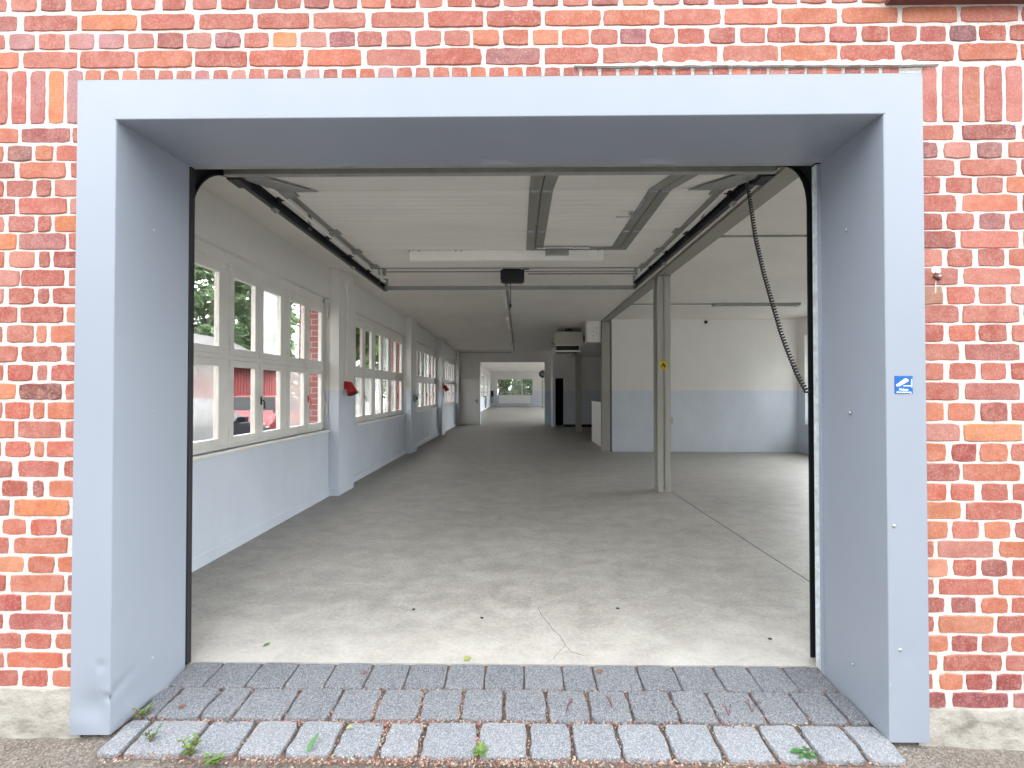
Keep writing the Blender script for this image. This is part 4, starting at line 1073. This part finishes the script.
# operator
op = empty('door_operator', (-.09, 5.30, 3.0), 'black motor unit of the door hanging from the ceiling with a pull cord', 'door motor')
m = MB(); m.box(-.25, .07, 5.20, 5.38, 3.015, 3.15, 0, .012); m.box(-.22, .04, 5.22, 5.36, 3.0, 3.02, 0, .008); m.build('housing', M['black'], op)
m = MB(); m.box(-.20, .02, 5.24, 5.34, 3.15, 3.19, 0, .006)
for x in (-.22, -.12, .0, .05): m.tube([(x, 5.28, 3.15), (x + .01, 5.28, 3.22)], .010, 8)
m.box(.05, .14, 5.26, 5.29, 3.17, 3.20, 0, .004); m.build('gear', M['blackmetal'], op)
for x in (-.2, .02):
    m = MB(); m.box(x - .012, x + .012, 5.27, 5.31, 3.17, ZC - .001); m.build('hanger', M['blackmetal'], op)
m = MB(); m.tube([(-.115, 5.26, 3.01), (-.113, 5.26, 2.9), (-.115, 5.26, 2.70)], .004, 6); m.lathe((-.115, 5.26, 2.655), (0, 0, 1), [(.004, 0), (.014, .008), (.014, .04), (.005, .05)], 12); m.build('pull_cord', M['cable'], op)

# coiled cable hanging by the right track
pts2 = [(747, 183), (748.8, 192), (755.8, 239), (764, 274), (772, 302), (780.5, 331), (785.5, 345), (797, 374), (807.5, 393)]
cl = []
for k, (px, py) in enumerate(pts2):
    t = k / (len(pts2) - 1)
    X_ = 1.60 + .012 * t
    cl.append(at(px, py, 'X', X_))
def interp(t):
    ds = [0]
    for a_, b_ in zip(cl, cl[1:]): ds.append(ds[-1] + (b_ - a_).length)
    L = ds[-1] * t
    for i in range(len(cl) - 1):
        if L <= ds[i + 1] + 1e-9:
            f_ = (L - ds[i]) / (ds[i + 1] - ds[i]); return cl[i].lerp(cl[i + 1], f_)
    return cl[-1]
hp = []; turns = 78; per = 10
for i in range(turns * per + 1):
    t = i / (turns * per); c = interp(t); d = (interp(min(1, t + .01)) - interp(max(0, t - .01))).normalized()
    u = d.orthogonal().normalized() if i == 0 else (uu - d * uu.dot(d)).normalized(); uu = u; w = d.cross(u)
    a_ = 2 * PI * i / per; hp.append(c + (u * math.cos(a_) + w * math.sin(a_)) * .0092)
m = MB(); m.tube(hp, .0052, 6)
cc = empty('coiled_cable', cl[-1], 'black coiled cable hanging from the ceiling beside the right door track', 'cable')
m.build('coil', M['cable'], cc)
m = MB(); m.tube([cl[0], cl[0] + Vector((0, -.01, .05)), cl[0] + Vector((.005, -.02, .11))], .007, 8); m.build('cable_end', M['galv_dull'], cc)

# ================================================================== CEILING SERVICES
def batten(x0, x1, y0, y1, label, along, mat='white', z=None):
    r_ = empty('fluorescent_light', ((x0 + x1) / 2, (y0 + y1) / 2, ZC - .1), label, 'ceiling light', 'fluorescent battens')
    m = MB(); m.box(x0, x1, y0, y1, ZC - .05, ZC - .002, 0, .006); m.build('housing', M[mat], r_)
    m = MB()
    if along == 'x': m.tube([(x0 + .03, (y0 + y1) / 2, ZC - .068), (x1 - .03, (y0 + y1) / 2, ZC - .068)], .016, 10)
    else: m.tube([((x0 + x1) / 2, y0 + .03, ZC - .068), ((x0 + x1) / 2, y1 - .03, ZC - .068)], .016, 10)
    m.build('tube', M['white'], r_)
    for q in (0, 1):
        m = MB()
        if along == 'x': x = (x0, x1 - .03)[q]; m.box(x, x + .03, (y0 + y1) / 2 - .025, (y0 + y1) / 2 + .025, ZC - .09, ZC - .048, 0, .004)
        else: y = (y0, y1 - .03)[q]; m.box((x0 + x1) / 2 - .025, (x0 + x1) / 2 + .025, y, y + .03, ZC - .09, ZC - .048, 0, .004)
        m.build('socket', M['white'], r_)
    return r_
batten(3.98, 5.73, 7.97, 8.09, 'grey fluorescent batten on the ceiling of the right-hand bay', 'x', 'galv_dull')
for k, (y, lb) in enumerate(((6.6, 'first fluorescent batten of the central ceiling row, behind the door motor'), (9.4, 'second fluorescent batten along the central ceiling row'), (12.2, 'third fluorescent batten along the central ceiling row'), (14.9, 'last fluorescent batten of the central ceiling row before the cross wall'))):
    batten(-.32, -.24, y, y + 1.55, lb, 'y')
batten(-.32, -.24, 22.0, 25.0, 'fluorescent batten on the ceiling of the far room', 'y')
m = MB(); m.box(-.238, -.19, 5.45, 17.4, ZC - .022, ZC - .001, 0, .003)
for y in (8.3, 11.1, 13.9): m.box(-.236, -.18, y, y + .12, ZC - .05, ZC - .001, 0, .006)
tag(m.build('cable_trunking', M['galv_dull']), 'long grey cable trunking down the middle of the ceiling', 'trunking')
def conduit(pts, r, label, mat='galv_dull'):
    m = MB(); m.tube(pts, r, 8)
    for p in pts[::max(1, len(pts) - 1)]: m.lathe(p, (0, 0, 1), [(r * 1.6, -r), (r * 1.6, r)], 8)
    return tag(m.build('cable_conduit', M[mat]), label, 'conduit', 'ceiling and wall conduits')
conduit([(2.31, 4.5, ZC - .014), (6.9, 4.5, ZC - .014)], .012, 'thin conduit crossing the bay ceiling near the doorway')
conduit([(2.31, 8.03, ZC - .014), (3.97, 8.03, ZC - .014)], .010, 'thin conduit leading to the grey batten in the bay')
conduit([(XB - .015, 6.0, 3.16), (XB - .015, 9.3, 3.16)], .016, 'dark conduit at the top of the right-hand end wall', 'blackmetal')
conduit([(-2.612, 5.87, 1.70), (-2.612, 5.87, 3.29)], .010, 'white conduit rising from the red socket on the first pilaster', 'white')
# junction box with knob at the pilaster head
m = MB(); p = at(345, 285, 'X', -2.62); m.lathe((-2.628, p.y, p.z), (1, 0, 0), [(.05, 0), (.05, .03), (.04, .04)], 14)
tag(m.build('junction_box', M['white']), 'small round white junction box high on the first pilaster', 'junction box')
# sensor on the bay wall
p = at(706, 322, 'Y', YBAY - .03)
m = MB(); m.box(p.x - .03, p.x + .03, YBAY - .05, YBAY, p.z - .035, p.z + .03, 0, .005); m.lathe((p.x, YBAY - .05, p.z), (0, -1, 0), [(.02, 0), (.018, .02), (.008, .028)], 12)
tag(m.build('motion_sensor', M['blackmetal']), 'small dark sensor at the top of the bay back wall', 'sensor')

# red industrial sockets on pilasters
def red_socket(y, z, label):
    X0 = -2.63
    r_ = empty('power_socket', (X0, y, z - .12), label, 'socket', 'red industrial sockets')
    m = MB(); m.box(X0, X0 + .045, y - .045, y + .045, z + .0, z + .12, 0, .008); m.build('housing', M['red'], r_)
    ax = Vector((.42, -.12, -.90)).normalized(); c0 = Vector((X0 + .05, y, z + .10))
    m = MB(); m.lathe(c0, ax, [(.036, 0), (.048, .02), (.058, .09), (.074, .15), (.078, .175), (.06, .18)], 18); m.build('collar', M['red'], r_)
    m = MB(); m.lathe(c0 + ax * .176, ax, [(.078, 0), (.082, .010), (.07, .02)], 18); m.build('flap_lid', M['darkred'], r_)
    m = MB(); m.tube([(X0 + .012, y, z + .13), (X0 + .012, y, z + .20)], .012, 8); m.build('cable_gland', M['white'], r_)
    return r_
red_socket(5.87, 1.55, 'red industrial socket on the first pilaster of the left wall')
red_socket(W1 + 2 * WP + .25, 1.60, 'dark red socket on the third pilaster of the left wall')
gs = empty('wall_switch', (-2.63, W1 + WP + .25, 1.3), 'grey switch box on the second pilaster of the left wall', 'switch')
m = MB(); yy = W1 + WP + .25; m.box(-2.63, -2.57, yy - .06, yy + .06, 1.25, 1.43, 0, .008); m.build('housing', M['galv_dull'], gs)
m = MB(); m.lathe((-2.57, yy, 1.34), (1, 0, 0), [(.03, 0), (.03, .02), (.02, .025)], 12); m.box(-2.55, -2.535, yy - .008, yy + .008, 1.30, 1.38); m.build('knob', M['blackmetal'], gs)

# warm-air heater under the ceiling, white electrical box
YH = 11.0
ht = empty('air_heater', (1.4, YH, 2.72), 'beige warm-air heater hanging under the ceiling left of the second post', 'heater')
a, b2 = at(556, 331.5, 'Y', YH), at(583, 344.5, 'Y', YH)
m = MB(); m.box(a.x, b2.x, YH, YH + .5, b2.z, a.z, 0, .012); m.build('casing', M['beige'], ht)
a2, b3 = at(555.5, 345, 'Y', YH), at(580, 352, 'Y', YH)
m = MB(); m.box(a2.x + .05, b3.x - .03, YH + .02, YH + .4, b3.z, b2.z - .002, 0, .004); m.build('outlet', M['black'], ht)
m = MB(); m.box(a2.x - .02, b3.x + .03, YH - .05, YH + .02, b2.z - .035, b2.z - .012, 0, .004); m.box(a2.x, b3.x, YH - .06, YH + .0, b3.z - .005, b3.z + .045, 0, .006); m.build('louvre', M['white'], ht)
m = MB(); m.box(a.x + .06, b2.x - .04, YH + .05, YH + .45, a.z, a.z + .045, 0, .01); m.lathe(((a.x + b2.x) / 2, YH + .2, a.z + .04), (0, 0, 1), [(.14, 0), (.12, .03), (.05, .05)], 20); m.build('fan_plate', M['blackmetal'], ht)
for x in (a.x + .3, a.x + .42):
    m = MB(); m.tube([(x, YH + .2, a.z + .04), (x, YH + .2, ZC - .002)], .02, 10); m.build('hanger', M['blackmetal'], ht)
m = MB(); m.tube([(a.x - .1, YH + .05, b2.z + .04), (a.x - .02, YH + .05, b2.z + .02), (a.x + .02, YH + .06, b2.z - .02)], .015, 8); m.lathe((a.x - .1, YH + .05, b2.z + .02), (0, 0, 1), [(.03, 0), (.03, .05)], 10); m.build('valve', M['galv_dull'], ht)
a, b2 = at(587, 321, 'Y', 9.95), at(601, 342, 'Y', 9.95)
eb = empty('electrical_box', ((a.x + b2.x) / 2, 10.1, b2.z), 'white electrical box under the ceiling beside the second post', 'electrical box')
m = MB(); m.box(a.x, 2.086, 9.95, 10.25, b2.z, ZC - .003, 0, .008); m.build('casing', M['white'], eb)
for dz, dx in ((.16, .16), (.28, .16), (.24, .24), (.36, .22)):
    m = MB(); m.lathe((a.x + dx, 9.952, b2.z + dz), (0, -1, 0), [(.012, 0), (.012, .006)], 10); m.build('knockout', M['blackmetal'], eb)

# ================================================================== LEAVES AND WEEDS
def leaf_blade(m, base, direction, length, width, mi=0, curl=.3, n=5):
    d = Vector(direction).normalized(); sd = d.cross(Vector((0, 0, 1)));
    sd = sd.normalized() if sd.length > .01 else Vector((1, 0, 0)); up = sd.cross(d)
    L, Rr = [], []
    for i in range(n + 1):
        t = i / n; w = width * math.sin(PI * (t ** .75)) * .5 + .0005
        c = Vector(base) + d * length * t - up * (curl * length * t * t * -.5) - Vector((0, 0, curl * length * t * t))
        L.append(m.bm.verts.new(c - sd * w + up * w * .25)); Rr.append(m.bm.verts.new(c + sd * w + up * w * .25)); 
    C = [m.bm.verts.new((L[i].co + Rr[i].co) / 2 - up * width * .06) for i in range(n + 1)]
    for i in range(n):
        for A, B in ((L, C), (C, Rr)):
            f = m.bm.faces.new((A[i], A[i + 1], B[i + 1], B[i])); f.material_index = mi; f.smooth = True
def weed(px, py, z, nleaf, ln, wd, label, mat='leaf', tall=0.0, spread=.9):
    p = at(px, py, 'Z', z); r_ = empty('weed', p, label, 'weed', 'weeds in the paving joints')
    for k in range(max(1, int(tall > 0) * 4)):
        m = MB()
        if tall:
            a_ = R.uniform(0, 2 * PI); top = p + Vector((math.cos(a_) * .03, math.sin(a_) * .02, tall * R.uniform(.7, 1.1)))
            m.tube([p, (p + top) / 2 + Vector((.004, 0, .004)), top], .0018, 5)
            for q in range(nleaf):
                t = (q + 1) / nleaf; b_ = p.lerp(top, t); an = q * 2.4 + k
                leaf_blade(m, b_, (math.cos(an), math.sin(an) * .8, .35), ln * R.uniform(.7, 1.15), wd, 1)
            m.build('stem', [M['stemred'], M[mat]], r_)
        else:
            for q in range(nleaf):
                an = q * 2 * PI / nleaf + R.uniform(-.2, .2)
                leaf_blade(m, p + Vector((0, 0, .002)), (math.cos(an), math.sin(an), R.uniform(.15, .8)), ln * R.uniform(.7, 1.1), wd * .8, 0)
            m.build('rosette', M[mat], r_)
    return r_
weed(190, 757, -.04, 7, .03, .014, 'bushy green weed at the front edge of the setts on the left', 'leaf', .075)
weed(213, 764, -.045, 8, .03, .012, 'low yellow-green weed just right of the bushy one at the front edge of the setts', 'leaf', .03)
weed(481, 752, -.035, 11, .048, .017, 'leafy green rosette growing from a front joint near the middle of the setts', 'leaf')
weed(143, 718, -.03, 4, .028, .011, 'tiny green sprout against the foot of the left jamb', 'leaf', .05)
weed(150, 742, -.035, 3, .028, .011, 'thin green sprout between the setts near the left jamb', 'leafdark', .045)
weed(805, 757, -.045, 4, .032, .013, 'small dark green plant at the front edge of the setts on the right', 'leafdark', .02)
for px, py, lb in ((566, 712, 'little bare reddish stem in the joint right of the green rosette'), (612, 708, 'little bare reddish stem in the joint near the middle right of the setts'), (729, 716, 'dry reddish stems rising from the joint on the right half of the setts'), (752, 712, 'dry reddish stems beside the others on the right half of the setts')):
    p = at(px, py, 'Z', -.02); m = MB()
    for k in range(3):
        a_ = R.uniform(-.7, .7); m.tube([p, p + Vector((a_ * .02, 0, .03)), p + Vector((a_ * .05, -.005, .055 + .02 * R.random()))], .0014, 5)
        leaf_blade(m, p + Vector((a_ * .04, 0, .045)), (a_, -.3, .3), .018, .006)
    tag(m.build('dry_weed', M['stemred']), lb, 'weed', 'dry weeds in the paving joints')
def leaf(name, px, py, z, ln, wd, ang, mat, label, lift=.12):
    p = at(px, py, 'Z', z); m = MB()
    leaf_blade(m, p + Vector((0, 0, .004)), (math.cos(ang), math.sin(ang), lift), ln, wd, 0, .12)
    o = m.build(name, M[mat]); return tag(o, label, 'leaf', 'fallen leaves')
leaf('leaf', 306, 754, -.03, .085, .022, 1.25, 'leafdark', 'upright long green leaf on a front sett left of the middle', .5)
leaf('leaf', 263, 647, 0, .04, .022, .9, 'leafdark', 'small green leaf lying on the concrete floor on the left')
leaf('leaf', 464, 661, 0, .045, .04, .6, 'leafyellow', 'round yellow-green leaf on the edge of the concrete floor')
leaf('leaf', 346, 729, -.02, .03, .016, .3, 'leafyellow', 'tiny yellow-green leaf on the joint left of the middle')
leaf('leaf', 790, 753, -.03, .07, .02, .1, 'leafdark', 'long dark green leaf lying at the front edge on the right')
leaf('leaf', 178, 708, -.02, .035, .025, .2, 'litter', 'brown-red leaf on the setts near the left jamb')
leaf('leaf', 361, 674, -.005, .04, .02, 0, 'litter', 'brown-red leaf on the back row of setts left of the middle')
leaf('leaf', 598, 674, -.005, .04, .03, .8, 'litter', 'brown-red leaf on the back row of setts right of the middle')
for px, py, lb in ((413.5, 610, 'dark crumb on the concrete floor left of the middle'), (482, 618.5, 'dark crumb on the concrete floor in the middle'), (617.5, 609, 'dark crumb on the concrete floor right of the middle'), (770, 639.5, 'dark crumb on the concrete floor near the right jamb')):
    p = at(px, py, 'Z', 0); m = MB(); t = bmesh.new(); bmesh.ops.create_icosphere(t, subdivisions=2, radius=.009)
    for v in t.verts: v.co *= R.uniform(.7, 1.25)
    m.merge(t, Matrix.Translation((p.x, p.y, .005)) @ Matrix.Diagonal((1.3, .8, .6, 1)))
    tag(m.build('crumb', M['stone']), lb, 'crumb', 'dark crumbs on the floor')

# ================================================================== OUTSIDE LEFT YARD
m = MB(); m.box(-40, XO, -14, 70, -.3, -.06); m.box(XO, 40, 45.0, 80, -.3, -.06); m.box(7.3, 40, -14, 80, -.3, -.06)
tag(m.build('ground_yard', M['tarmac']), 'grey yard outside the left windows and beyond the far window', 'ground', kind=S)
def car(loc, rz, paint, label, L=4.3, W=1.75, Ht=1.46):
    r_ = empty('car', (0, 0, 0), label, 'car', 'cars parked outside the windows')
    # side outline stations: (x, z_low, z_belt, z_top, half width factor at top)
    st = [(-.5, .45, .55, .62, .8), (-.47, .28, .66, .74, .9), (-.36, .20, .72, .86, .95), (-.26, .20, .90, .95, .95), (-.10, .20, .92, 1.42, .74), (.05, .20, .93, 1.46, .74), (.25, .20, .94, 1.42, .73), (.37, .20, .94, 1.20, .76), (.44, .24, .92, .99, .88), (.49, .34, .80, .88, .86), (.5, .45, .7, .76, .82)]
    m = MB(); rings = []; g = MB(); hw = W / 2
    for x, zl, zb, zt_, f in st:
        ring = []
        for sy in (-1, 1):
            pts = [(zl, .86), (zl + .12, .98), (zb * .7, 1.0), (zb, .96), ((zb + zt_) / 2, (f + .96) / 2), (zt_ - .04, f), (zt_, f * .82)]
            pts = pts if sy < 0 else pts[::-1]
            ring += [m.bm.verts.new((x * L, sy * hw * k, z)) for z, k in pts]
        rings.append(ring)
    n = len(rings[0])
    for a_, b_ in zip(rings, rings[1:]):
        for k in range(n):
            f = m.bm.faces.new((a_[k], a_[(k + 1) % n], b_[(k + 1) % n], b_[k])); f.smooth = True
            c = f.calc_center_median()
    m.bm.faces.new(rings[0][::-1]); m.bm.faces.new(rings[-1])
    m.build('body', paint, r_)
    for sy in (-1, 1):
        g = MB()
        for xs in ((-.20, -.02), (.0, .16), (.18, .33)):
            x0, x1 = xs[0] * L, xs[1] * L
            top = 1.36 if xs[0] > -.1 else 1.34
            k0 = .07 * L if xs[0] < -.1 else 0; k1 = .07 * L if xs[1] > .3 else 0
            g.face([(x0, sy * (hw * .965 + .004), .97), (x1, sy * (hw * .965 + .004), .97), (x1 - k1, sy * (hw * .76 + .018), top), (x0 + k0, sy * (hw * .76 + .018), top)])
        g.build('side_window', M['carglass'], r_)
    g = MB(); g.face([(-.255 * L, -hw * .86, .96), (-.255 * L, hw * .86, .96), (-.115 * L, hw * .66, 1.40), (-.115 * L, -hw * .66, 1.40)]); g.build('windscreen', M['carglass'], r_)
    g = MB(); g.face([(.432 * L, hw * .80, 1.02), (.432 * L, -hw * .80, 1.02), (.30 * L, -hw * .66, 1.40), (.30 * L, hw * .66, 1.40)]); g.build('rear_window', M['carglass'], r_)
    for x in (-.31 * L, .30 * L):
        for sy in (-1, 1):
            w = MB(); w.lathe((x, sy * (hw - .17), .31), (0, sy, 0), [(.2, 0), (.31, .01), (.31, .17), (.29, .19), (.2, .19), (.19, .175), (.04, .18)], 24); wo = w.build('wheel', M['tyre'], r_)
            h = MB(); h.lathe((x, sy * (hw + .01), .31), (0, sy, 0), [(.19, 0), (.18, .012), (.05, .016)], 18); h.build('hub_cap', M['chrome'], wo)
    for sy in (-1, 1):
        h = MB(); h.box(-.495 * L, -.45 * L, min(sy * hw * .55, sy * hw * .86), max(sy * hw * .55, sy * hw * .86), .62, .74, 0, .02); h.build('headlight', M['chrome'], r_)
        h = MB(); h.box(-.20 * L, -.17 * L, sy * hw * 1.0 - .08, sy * hw * 1.0 + .08, .95, 1.06, 0, .02); h.build('wing_mirror', paint, r_)
    b = MB(); b.box(-.503 * L, -.47 * L, -hw * .7, hw * .7, .30, .48, 0, .02); b.build('bumper', M['galv_dull'], r_)
    r_.location = loc; r_.rotation_euler = (0, 0, rz); return r_
car((-6.4, 7.0, -.06), -PI / 2 + .12, M['carblack'], 'black car parked outside the nearest left window')
car((-8.0, 11.9, -.06), PI / 2 + .3, M['carred'], 'red car parked behind the black car outside the left windows')
sd = empty('shed', (-13, 15, -.06), 'red boarded shed with a dark pitched roof behind the parked cars', 'shed')
m = MB(); m.box(-16, -11, 14.0, 17.5, -.06, 2.5)
for i in range(33): m.box(-16 + i * .155, -15.98 + i * .155 + .10, 13.97, 14.0, -.06, 2.5)
for i in range(22): m.box(-11, -10.97, 14.0 + i * .16, 14.12 + i * .16, -.06, 2.5)
m.build('wall', M['redboard'], sd)
m = MB(); m.prism([(-16.4, 13.6, 2.45), (-10.6, 13.6, 2.45), (-13.5, 13.6, 3.9)], (0, 4.3, 0)); m.build('roof', M['roof'], sd)
m = MB(); m.prism([(-16.45, 13.55, 2.40), (-13.5, 13.55, 3.86), (-10.55, 13.55, 2.40), (-10.55, 13.55, 2.55), (-13.5, 13.55, 4.02), (-16.45, 13.55, 2.55)], (0, .06, 0)); m.build('fascia', M['white'], sd)
def tree(x, y, h, cr, mat, label, seed, nleaf=3800, trunk=.14, z0=-.06, sz=.11, flat=1.0):
    rr = random.Random(seed); r_ = empty('tree', (x, y, z0), label, 'tree', 'trees outside the windows')
    m = MB(); m.tube([(x, y, z0), (x + .05, y, h * .4), (x, y + .05, h * .75)], [trunk, trunk * .75, trunk * .3], 10)
    for k in range(9):
        a_ = k * 2.4; zb = h * (.25 + .05 * k); m.tube([(x, y, zb), (x + math.cos(a_) * cr * .45, y + math.sin(a_) * cr * .45, zb + .35 * cr), (x + math.cos(a_) * cr * .8, y + math.sin(a_) * cr * .8, zb + .6 * cr)], [trunk * .4, trunk * .22, trunk * .08], 6)
    m.build('trunk', M['bark'], r_)
    blobs = []
    for k in range(22):
        a_ = rr.uniform(0, 2 * PI); q = rr.uniform(.15, .85) * cr; zz = h * .58 + rr.uniform(-.42, .36) * h * flat
        blobs.append((Vector((x + math.cos(a_) * q, y + math.sin(a_) * q, zz)), cr * rr.uniform(.28, .5)))
    m = MB()
    for i in range(nleaf):
        c, r0_ = rr.choice(blobs); d = Vector((rr.gauss(0, 1), rr.gauss(0, 1), rr.gauss(0, 1))).normalized()
        p = c + d * r0_ * rr.uniform(.55, 1.05); s = sz * rr.uniform(.6, 1.4)
        u = Vector((rr.gauss(0, 1), rr.gauss(0, 1), rr.gauss(0, .6))).normalized(); w = u.orthogonal().normalized(); w.rotate(Matrix.Rotation(rr.uniform(0, 6.28), 3, u))
        if p.z < z0 + .1: continue
        m.face([p - u * s, p + w * s * .45 + u * s * .1, p + u * s, p - w * s * .45])
    m.build('crown', M[mat], r_); return r_
trees = [(-13.5, 20.7, 9.4, 2.1, 'foliagepale', 'pale green tree right behind the red shed roof'), (-19.0, 23.2, 10.0, 2.1, 'foliagepale', 'tall pale tree standing left behind the red shed'), (-21.6, 30.4, 13.0, 2.7, 'foliagepale', 'tallest pale tree far behind the red shed'),
 (-7.3, 17.0, 6.0, 1.7, 'foliage', 'leafy green tree between the red shed and the second left window'), (-13.4, 9.9, 7.5, 2.1, 'foliagepale', 'pale tall tree in front of the red shed on its left'), (-21.5, 12.5, 9.5, 2.6, 'foliagepale', 'large pale tree farthest left in the yard'),
 (-5.9, 25.5, 7.0, 1.6, 'foliagepale', 'pale tree beyond the second left window'), (-10.5, 31.0, 8.0, 2.6, 'foliage', 'tree beyond the farthest left windows'), (-9.0, 42, 8.0, 2.6, 'foliagepale', 'distant pale tree along the left side of the building')]
for i, t in enumerate(trees): tree(*t, 100 + i, 7000, .16, sz=.20)
ft = [(-5.3, 46.4, 5.2, 1.7, 'foliage', 'green tree at the left edge of the far window'), (-1.6, 47.2, 4.6, 1.6, 'foliage', 'green tree left of the middle of the far window'), (.4, 49.5, 4.2, 1.4, 'foliagepale', 'pale sunlit tree in the middle of the far window'), (2.2, 46.6, 5.0, 1.6, 'foliage', 'green tree at the right of the far window'), (-.6, 54, 7.5, 2.6, 'foliage', 'tall tree standing back behind the far window trees'), (6.4, 51, 6.5, 2.2, 'foliage', 'tree beyond the right edge of the far window')]
for i, t in enumerate(ft): tree(*t, 200 + i, 4200, .12, sz=.17)

# ================================================================== LIGHT
w = bpy.data.worlds.new('overcast_sky'); scn.world = w; w.use_nodes = True; nt = w.node_tree; nt.nodes.clear()
out = nt.nodes.new('ShaderNodeOutputWorld'); bg = nt.nodes.new('ShaderNodeBackground'); nt.links.new(bg.outputs[0], out.inputs[0])
tc = nt.nodes.new('ShaderNodeTexCoord'); sp = nt.nodes.new('ShaderNodeSeparateXYZ'); nt.links.new(tc.outputs['Generated'], sp.inputs[0])
FRONT, BACK = 6.6, 18.5
def rng(v, f0, f1, t0, t1, smooth=True):
    m_ = nt.nodes.new('ShaderNodeMapRange'); m_.interpolation_type = 'SMOOTHSTEP' if smooth else 'LINEAR'
    for k_, x_ in (('From Min', f0), ('From Max', f1), ('To Min', t0), ('To Max', t1)): m_.inputs[k_].default_value = x_
    nt.links.new(v, m_.inputs['Value']); return m_.outputs[0]
side_ = rng(sp.outputs[0], -.5, .6, .55, 1.7)                                   # brighter towards the right
fr_ = math_(nt, 'MULTIPLY', rng(sp.outputs[2], .02, .65, .10, 1.0), FRONT)     # dull overcast over the yard, horizon dimmed to keep the doorway reveals darker
bk_ = math_(nt, 'MULTIPLY', math_(nt, 'MULTIPLY', rng(sp.outputs[2], -.05, .20, .2, 1.0), side_), BACK)      # sky behind the building, brightened to light the room through its windows
k_ = rng(sp.outputs[1], -.17, .22, 0, 1)
inv_ = math_(nt, 'SUBTRACT', 1.0, k_)
nt.links.new(math_(nt, 'ADD', math_(nt, 'MULTIPLY', fr_, inv_), math_(nt, 'MULTIPLY', bk_, k_)), bg.inputs['Strength'])
bg.inputs['Color'].default_value = (.95, .975, 1.0, 1)

# ================================================================== CAMERA, VIEW
cam = bpy.data.cameras.new('camera'); co = bpy.data.objects.new('camera', cam); col.objects.link(co)
co.location = (0, 0, H); co.rotation_euler = (PI / 2 + PITCH, 0, YAW)
cam.sensor_fit = 'HORIZONTAL'; cam.sensor_width = 36; cam.lens = F / 1024 * 36
cam.shift_x = (512 - CX) / 1024; cam.shift_y = (CY - 384) / 1024
cam.clip_start = .05; cam.clip_end = 300
scn.camera = co
scn.view_settings.view_transform = 'Standard'; scn.view_settings.look = 'None'
scn.view_settings.exposure = 0; scn.view_settings.gamma = 1; scn.view_settings.use_curve_mapping = False
scn.cycles.max_bounces = 14; scn.cycles.diffuse_bounces = 8; scn.cycles.transparent_max_bounces = 24
scn.cycles.use_denoising = True
